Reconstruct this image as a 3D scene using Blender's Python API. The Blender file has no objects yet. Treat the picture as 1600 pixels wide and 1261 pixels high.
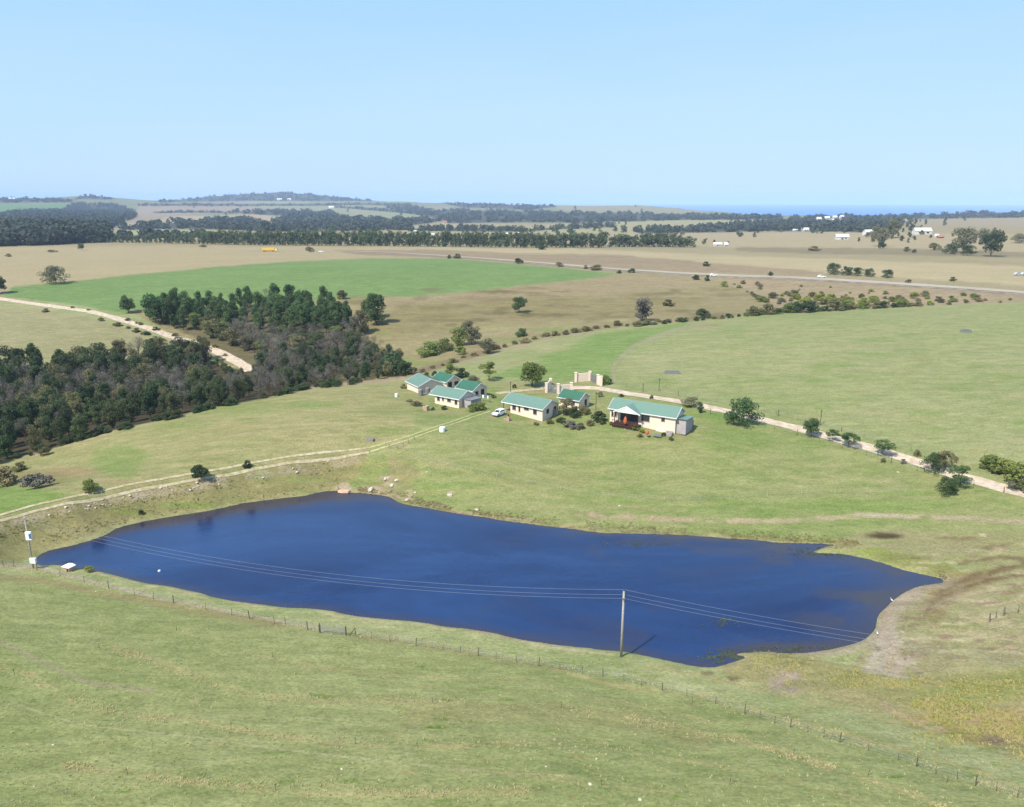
import bpy, math, random
import numpy as np
from mathutils import Vector, Matrix
random.seed(7)
RNG = np.random.default_rng(11)
SC = bpy.context.scene
COL = SC.collection
R = math.radians

# ------------------------------------------------------------------ camera, sky, sun, exposure
F = 1180.0; CX = 800.0; CY = 630.5; V0 = 313.0; H = 55.0      # focal length in photo pixels, horizon row, height over the water
PITCH = math.atan((CY - V0) / F)
cam = bpy.data.cameras.new('camera'); camo = bpy.data.objects.new('camera', cam); COL.objects.link(camo)
cam.sensor_width = 36.0; cam.lens = 36.0 * F / 1600.0; cam.clip_start = 0.5; cam.clip_end = 80000
camo.location = (0, 0, H); camo.rotation_euler = (math.pi / 2 - PITCH, 0, 0)
SC.camera = camo
SUN_EL = R(52); SUN_AZ_VEC = (-0.70, -0.714)                    # horizontal direction towards the sun (from behind left)
world = bpy.data.worlds.new('World'); SC.world = world; world.use_nodes = True
wn = world.node_tree.nodes; wl = world.node_tree.links
bg = wn['Background']; sky = wn.new('ShaderNodeTexSky'); sky.sky_type = 'NISHITA'; sky.sun_disc = False
sky.sun_elevation = SUN_EL; sky.sun_rotation = math.atan2(SUN_AZ_VEC[0], SUN_AZ_VEC[1])
sky.air_density = 1.0; sky.dust_density = 0.3; sky.ozone_density = 2.5; sky.altitude = 100
# clear coastal air: the sky stays pale blue down to the horizon
tcw = wn.new('ShaderNodeTexCoord'); sxyz = wn.new('ShaderNodeSeparateXYZ'); wl.new(tcw.outputs['Generated'], sxyz.inputs[0])
rmp = wn.new('ShaderNodeValToRGB'); rmp.color_ramp.elements[0].position = 0.0; rmp.color_ramp.elements[0].color = (4.0, 5.5, 7.9, 1)
rmp.color_ramp.elements[1].position = 1.0; rmp.color_ramp.elements[1].color = (3.0, 4.2, 6.6, 1)
e = rmp.color_ramp.elements.new(0.10); e.color = (3.7, 5.5, 7.9, 1); e = rmp.color_ramp.elements.new(0.23); e.color = (3.0, 5.0, 7.2, 1); e = rmp.color_ramp.elements.new(0.5); e.color = (1.9, 3.9, 7.0, 1)
wl.new(sxyz.outputs['Z'], rmp.inputs[0]); smx = wn.new('ShaderNodeMix'); smx.data_type = 'RGBA'; smx.inputs['Factor'].default_value = 0.92
wl.new(sky.outputs[0], smx.inputs['A']); wl.new(rmp.outputs[0], smx.inputs['B'])
cn = wn.new('ShaderNodeTexNoise'); cn.inputs['Scale'].default_value = 2.2; cn.inputs['Detail'].default_value = 5; cmp_ = wn.new('ShaderNodeMapping'); cmp_.inputs['Scale'].default_value = (1, 1, 7)
wl.new(tcw.outputs['Generated'], cmp_.inputs[0]); wl.new(cmp_.outputs[0], cn.inputs['Vector'])
cr = wn.new('ShaderNodeMapRange'); cr.inputs['From Min'].default_value = .45; cr.inputs['From Max'].default_value = .8; cr.inputs['To Max'].default_value = .16; wl.new(cn.outputs['Fac'], cr.inputs['Value'])
cm = wn.new('ShaderNodeMix'); cm.data_type = 'RGBA'; wl.new(cr.outputs[0], cm.inputs['Factor']); wl.new(smx.outputs['Result'], cm.inputs['A']); cm.inputs['B'].default_value = (5.2, 6.2, 7.6, 1)   # thin high veil
wl.new(cm.outputs['Result'], bg.inputs[0]); bg.inputs[1].default_value = 0.08
sl = bpy.data.lights.new('sun', 'SUN'); sl.energy = 3.9; sl.angle = R(0.5); sl.color = (1.0, 0.94, 0.84)
so = bpy.data.objects.new('sun', sl); COL.objects.link(so)
sd = Vector((SUN_AZ_VEC[0] * math.cos(SUN_EL), SUN_AZ_VEC[1] * math.cos(SUN_EL), math.sin(SUN_EL))).normalized()
so.rotation_euler = sd.to_track_quat('Z', 'Y').to_euler(); so.location = (0, 0, 300)
vs = SC.view_settings; vs.view_transform = 'Standard'; vs.look = 'None'; vs.gamma = 1; vs.use_curve_mapping = False
vs.exposure = 0.86
SC.cycles.use_denoising = True
SC.cycles.max_bounces = 5; SC.cycles.volume_bounces = 1; SC.cycles.transparent_max_bounces = 6
SC.cycles.diffuse_bounces = 3
HAZE = 0.000085

# ------------------------------------------------------------------ numbers: pixels of the photograph to rays, noise, thin plate
def rays(u, v):
    u = np.asarray(u, float); v = np.asarray(v, float)
    x = (u - CX) / F; y = (CY - v) / F
    dy = math.cos(PITCH) + y * math.sin(PITCH); dz = -math.sin(PITCH) + y * math.cos(PITCH)
    return x, dy, dz                                           # not normalised
def project(x, y, z):
    zz = z - H
    f = y * math.cos(PITCH) - zz * math.sin(PITCH); up = y * math.sin(PITCH) + zz * math.cos(PITCH)
    f = np.where(f > 1, f, 1)
    return CX + F * x / f, CY - F * up / f
_lat = RNG.random((256, 256))
def vnoise(x, y):
    xi = np.floor(x).astype(int); yi = np.floor(y).astype(int); fx = x - xi; fy = y - yi
    fx = fx * fx * (3 - 2 * fx); fy = fy * fy * (3 - 2 * fy)
    a = _lat[xi & 255, yi & 255]; b = _lat[(xi + 1) & 255, yi & 255]; c = _lat[xi & 255, (yi + 1) & 255]; d = _lat[(xi + 1) & 255, (yi + 1) & 255]
    return (a * (1 - fx) + b * fx) * (1 - fy) + (c * (1 - fx) + d * fx) * fy
def fbm(x, y, o=3):
    s = 0; a = 0.5; t = 0
    for k in range(o):
        s = s + a * vnoise(x * 2 ** k + 17.3 * k, y * 2 ** k + 5.1 * k); t += a; a *= 0.5
    return s / t - 0.5
def sst(x, a, b):
    t = np.clip((x - a) / (b - a), 0, 1); return t * t * (3 - 2 * t)
def at_z(u, v, z):
    x, y, dz = rays(u, v); t = (z - H) / dz; return x * t, y * t
def smooth_line(pts, n=6, closed=False):
    p = np.array(pts, float); m = len(p); out = []
    rng = range(m) if closed else range(m - 1)
    for i in rng:
        if closed: a, b, c, d = p[(i - 1) % m], p[i], p[(i + 1) % m], p[(i + 2) % m]
        else: a, b, c, d = p[max(i - 1, 0)], p[i], p[i + 1], p[min(i + 2, m - 1)]
        for k in range(n):
            t = k / n
            out.append(0.5 * ((2 * b) + (c - a) * t + (2 * a - 5 * b + 4 * c - d) * t * t + (3 * b - a - 3 * c + d) * t ** 3))
    if not closed: out.append(p[-1])
    return np.array(out)
def inpoly(px, py, poly):
    ins = np.zeros(px.shape, bool); n = len(poly)
    for i in range(n):
        x0, y0 = poly[i]; x1, y1 = poly[(i + 1) % n]
        if y0 == y1: continue
        c = ((y0 > py) != (y1 > py)) & (px < (x1 - x0) * (py - y0) / (y1 - y0) + x0)
        ins ^= c
    return ins
def linedist(px, py, line, closed=False):
    d = np.full(px.shape, 1e9); n = len(line)
    for i in range(n if closed else n - 1):
        x0, y0 = line[i]; x1, y1 = line[(i + 1) % n]
        dx, dy = x1 - x0, y1 - y0; L = dx * dx + dy * dy + 1e-9
        t = np.clip(((px - x0) * dx + (py - y0) * dy) / L, 0, 1)
        d = np.minimum(d, (px - x0 - t * dx) ** 2 + (py - y0 - t * dy) ** 2)
    return np.sqrt(d)

# the shoreline of the dam, traced, lying at z = 0
SHORE_PX = [(53,878),(62,866),(85,858),(120,850),(160,838),(190,822),(240,811),(300,802),(360,791),(420,781),(470,775),(505,768),(528,766),(540,770),
 (565,771),(610,776),(630,787),(680,796),(720,804),(780,812),(840,820),(900,828),(970,833),(1050,836),(1120,839),(1180,844),(1230,848),(1300,850),
 (1285,857),(1272,864),(1320,866),(1350,871),(1375,878),(1405,889),(1440,897),(1470,903),(1472,910),(1450,914),(1415,925),(1395,940),(1378,958),(1368,985),(1345,1004),
 (1300,1015),(1240,1020),(1185,1018),(1150,1022),(1165,1030),(1120,1041),(1085,1038),(1040,1030),(1000,1024),(960,1019),(900,1013),(850,1006),(800,996),
 (765,988),(740,984),(690,978),(640,970),(560,963),(500,953),(430,947),(380,940),(330,933),(280,920),(230,911),(190,901),(155,893),(120,887),(85,882),(65,884)]
_sx, _sy = at_z([p[0] for p in SHORE_PX], [p[1] for p in SHORE_PX], 0.0)
SHORE = smooth_line(list(zip(_sx, _sy)), 3, True)
SHORE = SHORE + np.stack([fbm(SHORE[:, 0] / 5, SHORE[:, 1] / 5), fbm(SHORE[:, 0] / 5 + 40, SHORE[:, 1] / 5)], 1) * 1.1
def shore_dist(x, y):
    d = np.full(x.shape, 400.0)
    m = (x > -130) & (x < 120) & (y > 40) & (y < 230)
    if m.any():
        s = linedist(x[m], y[m], SHORE, True); s[inpoly(x[m], y[m], SHORE)] *= -1
        d[m] = s
    return d

# control heights: (u, v, z) near, (u, v, 'd', distance) far
CT = []
for u, v, z in [(-500,1300,9),(0,1300,8.5),(400,1300,8.5),(800,1300,8),(1200,1300,7.5),(1600,1300,7),(2100,1300,7),
 (0,1100,5.5),(400,1120,5),(800,1140,5),(1200,1180,4.5),(1500,1210,4.2),(0,960,2.8),(300,1010,2.8),(700,1060,2.2),(1100,1110,1.6),
 (-300,900,3),(-300,1050,6),(1600,1180,2.6),(1900,1100,2),(1450,1110,.7),(1600,1100,1),(1550,1000,1.2),(1600,920,1.5),(1800,950,2),
 (-150,845,4.2),(-60,823,4.3),(0,810,4.4),(100,784,4.5),(200,763,4.6),(300,746,4.7),(400,728,4.8),(500,714,4.9),(577,704,5),
 (-200,790,1),(-60,780,.8),(30,760,1),(120,742,2),(210,725,3.6),(300,700,5.2),(420,680,6.5),(0,735,-.5),(80,710,0),
 (200,672,3),(330,645,4.5),(450,618,5),(540,602,4.5),(600,640,7),(620,600,5.5),(500,650,7),
 (640,745,2.6),(700,690,6.2),(700,640,6.6),(760,620,6.6),(850,645,6.3),(850,700,4.4),(850,770,2),(1000,740,2.6),(1000,670,6),(1000,800,1),
 (1100,650,6.6),(1200,700,4.5),(1200,780,1.6),(1350,740,3),(1400,800,1.4),(1550,790,2.4),(1400,840,.6),(1700,800,4),(1900,800,5),
 (900,600,7),(1000,600,7.2),(1150,600,7.6),(1300,640,7),(1500,700,5.5),(1700,720,6),(1300,560,9.5),(1500,600,9),(1600,540,11),(1900,600,10),
 (1000,550,8.6),(1100,520,9.5),(1400,495,11.5),(1600,480,12),(1900,500,12),(800,575,7),(900,530,7),
 (-200,640,-6),(0,640,-6),(150,620,-6),(300,600,-5.5),(420,585,-4.5),(520,570,-3),(600,560,-1),(680,545,1),(760,530,2.5),
 (-200,570,0),(0,560,0),(150,540,1),(300,530,0),(400,530,0),(500,530,1),(0,490,5),(200,500,5),(350,480,7),(500,480,7),
 (620,520,3),(700,500,5),(800,500,5),(900,490,6),(1000,490,7),(700,460,10),(900,450,11),(1050,460,9.5),(1180,480,8),(1300,478,8.5),(1450,470,10),(1150,450,10),
 (0,450,10),(200,430,12),(400,410,14),(600,410,14),(800,415,13.5),(-200,440,10),(1000,425,13.5),(1200,435,12.5),(1400,440,12.5),(1600,452,13),(1850,460,13),
 (0,390,8),(200,388,8),(400,387,9),(600,388,9),(800,390,9.5),(1000,390,9.5),(1200,400,13),(1400,405,14),(1600,410,15),(1850,415,15),(-250,390,8),
 (1200,380,10),(1400,380,13),(1600,385,15),(1850,388,15)]:
    x, y = at_z(u, v, z); CT.append((math.atan2(x, y), math.hypot(x, y), z))
FAR = []
for u in (-300, 0, 200, 400, 600, 800):
    FAR += [(u,372,1050),(u,360,1500),(u,348,2200),(u,336,3100),(u,325,4300)]
for u in (1000, 1200, 1400, 1600, 1900):
    FAR += [(u,368,1250 if u < 1300 else 1000),(u,355,1700 if u < 1300 else 1500),(u,345,2300)]
SIL = [(-700,311,5500),(-300,310,5500),(0,309.5,5500),(60,309,5500),(110,312,5300),(145,306,5100),(180,312,5200),(240,314,5800),(300,309,6200),(380,303,6500),
 (440,300,6600),(490,303.5,6500),(560,310,6200),(600,314,5800),(680,317,5000),(800,320,4500),(900,321,4400),(1000,322,4200),(1060,325,4000),
 (1110,331,3600),(1200,337,3300),(1300,337,3200),(1400,336,3200),(1500,333,3300),(1600,330,3400),(1900,328,3500),(2300,328,3500)]
for u, v, d in FAR + SIL:
    x, y, dz = rays(u, v); h = math.hypot(x, y); CT.append((math.atan2(x, y), d, H + d * dz / h))
for k in range(0, len(SHORE_PX), 2):
    u, v = SHORE_PX[k]
    if 85 < u < 540 and v < 860: continue
    CT.append((math.atan2(_sx[k], _sy[k]), math.hypot(_sx[k], _sy[k]), 0.35))
CT = np.array(CT)
_cx = np.stack([CT[:, 0] * 1.2, np.log(CT[:, 1])], 1); _ct = CT[:, 2] / CT[:, 1]
def _U(r2): return 0.5 * r2 * np.log(r2 + 1e-12)
_n = len(_cx); _K = _U(((_cx[:, None] - _cx[None]) ** 2).sum(2)) + np.eye(_n) * 2e-4
_Pm = np.hstack([np.ones((_n, 1)), _cx]); _A = np.zeros((_n + 3, _n + 3)); _A[:_n, :_n] = _K; _A[:_n, _n:] = _Pm; _A[_n:, :_n] = _Pm.T
_w = np.linalg.solve(_A, np.concatenate([_ct, np.zeros(3)]))
_sa = np.array([math.atan2(*rays(u, v)[:2]) for u, v, d in SIL]); _sdd = np.array([d for u, v, d in SIL])
def height(az, d):
    azc = np.clip(az, -0.75, 0.75); Rm = np.interp(azc, _sa, _sdd)
    dc = np.clip(d, 40, Rm); q1 = azc * 1.2; q2 = np.log(dc); t = _w[_n] + _w[_n + 1] * q1 + _w[_n + 2] * q2
    for i in range(_n):
        t += _w[i] * _U((q1 - _cx[i, 0]) ** 2 + (q2 - _cx[i, 1]) ** 2)
    z = t * dc
    x = d * np.sin(az); y = d * np.cos(az)
    z += np.where(d < 400, 1, 0.4) * 0.9 * fbm(x / 34, y / 34, 3) + 13 * sst(d, 1100, 2500) * fbm(x / 380, y / 380, 3)
    z += 0.10 * fbm(x / 2.2, y / 2.2, 2) * (d < 500)
    z -= np.maximum(d - Rm, 0) * 0.09
    s = shore_dist(x, y)
    w = sst(s, 0, 9)
    lip = 0.40 * (1 - np.exp(-np.maximum(s, 0) / 0.7))
    zo = np.where(s < 45, np.maximum(z, 0.12 - 0.3 * np.maximum(s - 12, 0)) * w + (1 - w) * (np.maximum(s, 0) * 0.05) + lip * (1 - w), z)
    zi = -0.05 - 1.6 * sst(-s, 0, 9)
    return np.where(s < 0, zi, zo), s

azs = np.concatenate([np.arange(-180, -48, 6), np.arange(-48, -37.5, 1.2), np.arange(-37.4, 37.41, 0.088), np.arange(38.2, 48, 1.2), np.arange(48, 181, 6)])
azs = np.unique(np.round(azs, 4)); azs = np.radians(azs)
_v = np.arange(1330, 348, -1.35); _ang = PITCH + np.arctan((_v - CY) / F)
ds = np.concatenate([[1.5, 6, 14, 24, 34, 42], 50 / np.tan(_ang)])
far = [ds[-1] * 1.012]
while far[-1] < 9500: far.append(far[-1] * 1.013)
ds = np.concatenate([ds, far])
AZ, DD = np.meshgrid(azs, ds)
GX = DD * np.sin(AZ); GY = DD * np.cos(AZ)
GZ, GS = height(AZ, DD)
_lds = np.log(ds)
def zat(x, y):
    x = np.asarray(x, float); y = np.asarray(y, float)
    a = np.arctan2(x, y); l = np.log(np.clip(np.hypot(x, y), ds[0], ds[-1] * 0.999))
    j = np.clip(np.searchsorted(azs, a) - 1, 0, len(azs) - 2); i = np.clip(np.searchsorted(_lds, l) - 1, 0, len(ds) - 2)
    d = np.exp(l); fa = (a - azs[j]) / (azs[j + 1] - azs[j]); fd = (d - ds[i]) / (ds[i + 1] - ds[i])
    return (GZ[i, j] * (1 - fa) + GZ[i, j + 1] * fa) * (1 - fd) + (GZ[i + 1, j] * (1 - fa) + GZ[i + 1, j + 1] * fa) * fd
_td = np.concatenate([np.geomspace(38, 400, 900), np.geomspace(401, 8200, 1100)])
def P(u, v):
    """where the ray through a pixel of the photograph meets the ground"""
    u = np.atleast_1d(np.asarray(u, float)); v = np.atleast_1d(np.asarray(v, float))
    x, y, dz = rays(u, v); h = np.hypot(x, y); x = x / h; y = y / h; dz = dz / h
    ox = np.empty_like(u); oy = np.empty_like(u)
    for k in range(len(u)):
        g = zat(x[k] * _td, y[k] * _td); b = (H + dz[k] * _td) < g
        i = int(np.argmax(b)) if b.any() else len(_td) - 1
        d = _td[i]
        if b.any() and i > 0:
            e0 = H + dz[k] * _td[i - 1] - g[i - 1]; e1 = H + dz[k] * _td[i] - g[i]
            d = _td[i - 1] + (_td[i] - _td[i - 1]) * e0 / (e0 - e1 + 1e-9)
        ox[k] = x[k] * d; oy[k] = y[k] * d
    return ox, oy, zat(ox, oy)
def P1(u, v):
    x, y, z = P(u, v); return float(x[0]), float(y[0]), float(z[0])
def mpp(x, y, z):
    """metres per photo pixel for something upright standing there"""
    f = y * math.cos(PITCH) - (z - H) * math.sin(PITCH); return f / F

# ------------------------------------------------------------------ materials
def lin(c, k=1.0):
    return tuple(((x / 255) / 12.92 if x / 255 <= 0.04045 else ((x / 255 + 0.055) / 1.055) ** 2.4) * k for x in c)
MATS = {}
def mat(name, col, rough=0.8, noise=0.0, scale=3.0, rnd=0.0, spec=0.2, metal=0.0, bump=0.0, col2=None, trans=0.0):
    if name in MATS: return MATS[name]
    m = bpy.data.materials.new(name); m.use_nodes = True; n = m.node_tree.nodes; l = m.node_tree.links
    b = n['Principled BSDF']; b.inputs['Roughness'].default_value = rough; b.inputs['Metallic'].default_value = metal
    b.inputs['Specular IOR Level'].default_value = spec
    c1 = (*col, 1); c2 = (*(col2 or [x * 0.55 for x in col]), 1)
    tc = n.new('ShaderNodeTexCoord'); nz = n.new('ShaderNodeTexNoise'); nz.inputs['Scale'].default_value = scale; nz.inputs['Detail'].default_value = 4
    l.new(tc.outputs['Object'], nz.inputs['Vector'])
    rp = n.new('ShaderNodeMapRange'); rp.inputs['From Min'].default_value = 0.35; rp.inputs['From Max'].default_value = 0.65
    rp.inputs['To Min'].default_value = 0; rp.inputs['To Max'].default_value = noise; l.new(nz.outputs['Fac'], rp.inputs['Value'])
    mx = n.new('ShaderNodeMix'); mx.data_type = 'RGBA'; mx.inputs['A'].default_value = c1; mx.inputs['B'].default_value = c2
    l.new(rp.outputs[0], mx.inputs['Factor']); out = mx.outputs['Result']
    if rnd:
        oi = n.new('ShaderNodeObjectInfo'); hs = n.new('ShaderNodeHueSaturation')
        a = n.new('ShaderNodeMapRange'); a.inputs['To Min'].default_value = 1 - rnd; a.inputs['To Max'].default_value = 1 + rnd; l.new(oi.outputs['Random'], a.inputs['Value'])
        mm = n.new('ShaderNodeMath'); mm.operation = 'MULTIPLY'; mm.inputs[1].default_value = 7.13; l.new(oi.outputs['Random'], mm.inputs[0])
        fr = n.new('ShaderNodeMath'); fr.operation = 'FRACT'; l.new(mm.outputs[0], fr.inputs[0])
        h = n.new('ShaderNodeMapRange'); h.inputs['To Min'].default_value = 0.5 - rnd * 0.09; h.inputs['To Max'].default_value = 0.5 + rnd * 0.05; l.new(fr.outputs[0], h.inputs['Value'])
        l.new(a.outputs[0], hs.inputs['Value']); l.new(h.outputs[0], hs.inputs['Hue']); l.new(out, hs.inputs['Color']); out = hs.outputs[0]
    l.new(out, b.inputs['Base Color'])
    if bump:
        bp = n.new('ShaderNodeBump'); bp.inputs['Strength'].default_value = bump; bp.inputs['Distance'].default_value = 0.05; l.new(nz.outputs['Fac'], bp.inputs['Height']); l.new(bp.outputs[0], b.inputs['Normal'])
    if trans:
        tr = n.new('ShaderNodeBsdfTranslucent'); l.new(out, tr.inputs[0]); ms = n.new('ShaderNodeMixShader'); ms.inputs[0].default_value = trans
        l.new(b.outputs[0], ms.inputs[1]); l.new(tr.outputs[0], ms.inputs[2]); l.new(ms.outputs[0], n['Material Output'].inputs[0])
    MATS[name] = m; return m

def np_mesh(name, verts, quads, attrs=None, smooth=True):
    me = bpy.data.meshes.new(name); nv = len(verts); nf = len(quads); k = quads.shape[1]
    me.vertices.add(nv); me.vertices.foreach_set('co', np.asarray(verts, np.float32).ravel())
    me.loops.add(nf * k); me.loops.foreach_set('vertex_index', np.asarray(quads, np.int32).ravel())
    me.polygons.add(nf); me.polygons.foreach_set('loop_start', np.arange(0, nf * k, k, dtype=np.int32))
    try: me.polygons.foreach_set('loop_total', np.full(nf, k, np.int32))
    except Exception: pass
    me.polygons.foreach_set('use_smooth', np.full(nf, smooth)); me.update(calc_edges=True)
    for a, val in (attrs or {}).items():
        at = me.attributes.new(a, 'FLOAT_COLOR', 'POINT'); at.data.foreach_set('color', np.concatenate([val, np.ones((nv, 1))], 1).astype(np.float32).ravel())
    return me
def link(name, me, m=None, parent=None):
    o = bpy.data.objects.new(name, me); COL.objects.link(o)
    if m is not None and not me.materials: me.materials.append(m)
    if parent is not None: o.parent = parent
    return o
def tag(o, label=None, cat=None, group=None, kind=None):
    if label: o['label'] = label
    if cat: o['category'] = cat
    if group: o['group'] = group
    if kind: o['kind'] = kind
    return o
def thing(name, label, cat, loc, rz=0, group=None, scale=None):
    o = bpy.data.objects.new(name, None); COL.objects.link(o); o.empty_display_size = 0.2
    o.location = loc; o.rotation_euler = (0, 0, rz)
    if scale: o.scale = scale if hasattr(scale, '__len__') else (scale,) * 3
    return tag(o, label, cat, group)

# ------------------------------------------------------------------ the ground sheet and what grows on it
U, V = project(GX, GY, GZ)
U = np.where(GY > 1, U, -9999)
_lx = np.log(np.maximum(DD, 1)) * 30; _la = AZ * 30
_wob = np.clip(DD / 100, 1, 6)
Uw = U + 9 * fbm(_la * 2.2, _lx * 2.2) ; Vw = V + 4.5 * fbm(_la * 2.2 + 50, _lx * 2.2, 3)
CA = np.empty(GX.shape + (3,)); CB = np.empty(GX.shape + (3,))
KG = 0.50; TINT = np.array([0.95, 0.925, 0.89])
def paint(poly, a, b, feather=2.0, alpha=1.0, wob=1.0, noisy=None):
    p = np.array(poly, float)
    x0, y0 = p.min(0) - 14; x1, y1 = p.max(0) + 14
    m = (U > x0) & (U < x1) & (V > y0) & (V < y1)
    if not m.any(): return
    uu = U[m] + (Uw[m] - U[m]) * wob; vv = V[m] + (Vw[m] - V[m]) * wob
    d = linedist(uu, vv, p, True); d[inpoly(uu, vv, p)] *= -1
    w = (1 - sst(d, -feather, feather)) * alpha
    _mix(m, w, a, b, noisy)
def _mix(m, w, a, b, noisy):
    if noisy:
        sc, lo, hi = noisy
        w = w * sst(fbm(GX[m] / sc, GY[m] / sc, 3) + 0.5, lo, hi)
    a = np.array(lin(a, KG)) * TINT; b = np.array(lin(b, KG)) * TINT
    CA[m] = CA[m] * (1 - w[:, None]) + a * w[:, None]; CB[m] = CB[m] * (1 - w[:, None]) + b * w[:, None]
def stroke(line, width, a, b=None, alpha=1.0, feather=1.2, wob=0.3, noisy=None, n=5):
    p = smooth_line(line, n)
    x0, y0 = p.min(0) - 14; x1, y1 = p.max(0) + 14
    m = (U > x0) & (U < x1) & (V > y0) & (V < y1)
    if not m.any(): return
    uu = U[m] + (Uw[m] - U[m]) * wob; vv = V[m] + (Vw[m] - V[m]) * wob
    d = linedist(uu, vv * 1.0, p)
    _mix(m, (1 - sst(d, width / 2 - feather / 2, width / 2 + feather)) * alpha, a, b or a, noisy)
def spot(u, v, ru, rv, a, b=None, alpha=1.0, noisy=None):
    m = (abs(U - u) < ru * 1.6) & (abs(V - v) < rv * 1.6)
    if not m.any(): return
    d = np.hypot((Uw[m] - u) / ru, (Vw[m] - v) / rv)
    _mix(m, (1 - sst(d, 0.45, 1.25)) * alpha, a, b or a, noisy)
def setall(a, b):
    CA[:] = lin(a, KG); CB[:] = lin(b, KG)
setall((152,166,100), (182,182,130))
FARB = [(-3000,470),(-3000,200),(5000,200),(5000,470)]
paint(FARB, (190,176,140), (174,164,126), 4)
# far country
paint([(-2000,330),(-2000,300),(4000,300),(4000,345),(900,350),(600,345),(200,350),(-2000,345)], (160,160,125), (140,150,110), 2)
paint([(-400,319),(0,320),(100,320),(122,327),(91,331),(0,333),(-400,334)], (110,155,90), (125,165,100), 1)
paint([(185,345),(215,335),(215,318),(400,316),(440,323),(385,331),(270,337),(180,352)], (186,168,142), (176,158,134), 1)
paint([(180,352),(270,338),(400,335),(470,343),(430,352),(350,351),(200,356)], (205,186,152), (192,174,142), 1)
paint([(380,313),(470,315),(560,318),(590,322),(640,322),(680,335),(660,346),(540,340),(500,330),(440,328),(400,325)], (160,165,122), (172,172,130), 1)
paint([(600,322),(780,322),(800,330),(640,330)], (175,168,130), (160,155,118), 1)
paint([(860,321),(980,321),(1080,325),(1120,332),(900,334)], (182,170,140), (160,160,120), 1)
paint([(165,362),(260,358),(320,361),(560,365),(560,369),(180,368)], (176,186,132), (190,190,145), 1)
paint([(620,353),(700,350),(820,353),(900,350),(980,344),(1230,341),(1200,349),(1130,353),(1060,359),(1000,366),(640,366)], (196,184,142), (178,176,128), 1)
paint([(930,366),(1200,363),(1400,363),(1700,366),(1700,400),(1300,388),(1100,386),(1040,372)], (200,184,148), (190,176,138), 1)
paint([(1390,340),(1700,337),(1700,366),(1400,364)], (188,178,138), (178,160,130), 1.5)
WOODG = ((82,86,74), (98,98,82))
FARWOODS = [
 ('dark woodland filling the valley at the far left', 15, [(-60,334),(0,335),(20,332),(100,328),(110,319),(180,320),(210,330),(213,340),(185,350),(166,362),(166,378),(60,383),(-60,386)]),
 ('band of dark trees behind the long windbreak, left of centre', 13, [(185,354),(320,345),(355,343),(385,343),(420,352),(520,356),(600,352),(640,350),(640,359),(430,362),(300,357),(190,359)]),
 ('woodland on the slopes below the pale hillside field', 14, [(365,330),(400,329),(515,330),(530,340),(620,344),(690,345),(650,352),(560,356),(440,352),(425,346),(470,338),(380,334)]),
 ('wooded top of the long far hill', 14, [(240,313),(300,307),(400,301),(435,297),(480,301),(575,309),(580,314),(480,314),(360,314),(250,316)]),
 ('wooded knoll on the skyline at the left', 12, [(115,311),(135,305),(150,305),(178,311)]),
 ('line of wood along the skyline at the far left', 11, [(-40,310),(40,309),(120,312),(110,316),(-40,317)]),
 ('wooded ridge falling towards the sea', 13, [(600,321),(640,320),(690,330),(700,327),(800,330),(860,329),(900,333),(960,341),(940,348),(820,347),(700,349),(690,342),(640,334),(605,325)]),
 ('thin line of trees in front of the sea fields', 12, [(900,334),(960,332),(1100,336),(1225,339),(1200,343),(1050,344),(940,346)]),
 ('trees on the skyline left of the sea', 11, [(690,317),(740,318),(860,319),(870,323),(830,328),(720,324)]),
 ('thin dark wood line under the long far hill', 9, [(215,319),(330,318),(420,319),(560,317),(640,318),(640,320),(520,321),(400,322),(215,321.5)]),
 ('short wood strip on the pink hillside field', 9, [(240,331),(300,329.5),(372,331),(370,333),(300,332.5),(240,333)]),
 ('wood line crossing the slope left of the ridge fields', 10, [(520,322),(570,324),(640,330),(700,336),(700,338.5),(630,333),(560,327),(520,324)]),
 ('broken tree line behind the long windbreak, right of centre', 9, [(640,358),(720,356),(820,359),(900,352),(960,352),(960,355),(880,358),(820,362),(640,361)]),
 ('low wood at the far left behind the straw field', 9, [(60,374),(150,371),(230,368),(330,367),(330,369.5),(230,372),(150,376),(60,380)]),
 ('thin line of trees on the pale field before the sea', 9, [(880,345),(960,342),(1010,344),(1010,346),(940,346),(880,348)]),
 ('row of trees between the pale fields near the village', 11, [(985,359),(1060,360),(1130,352),(1200,348),(1200,361),(1090,363),(1000,365)]),
 ('wooded slope around the white village houses', 11, [(1200,346),(1240,340),(1340,337),(1400,340),(1410,352),(1370,363),(1300,362),(1200,361)]),
 ('wood on the skyline at the far right', 10, [(1340,336),(1420,334),(1490,331),(1700,329),(1700,338),(1450,342),(1400,342)])]
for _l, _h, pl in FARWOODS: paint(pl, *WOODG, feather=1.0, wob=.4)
spot(50, 357, 26, 5, (180,165,135)); spot(118, 369, 16, 4, (196,180,150))
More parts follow.
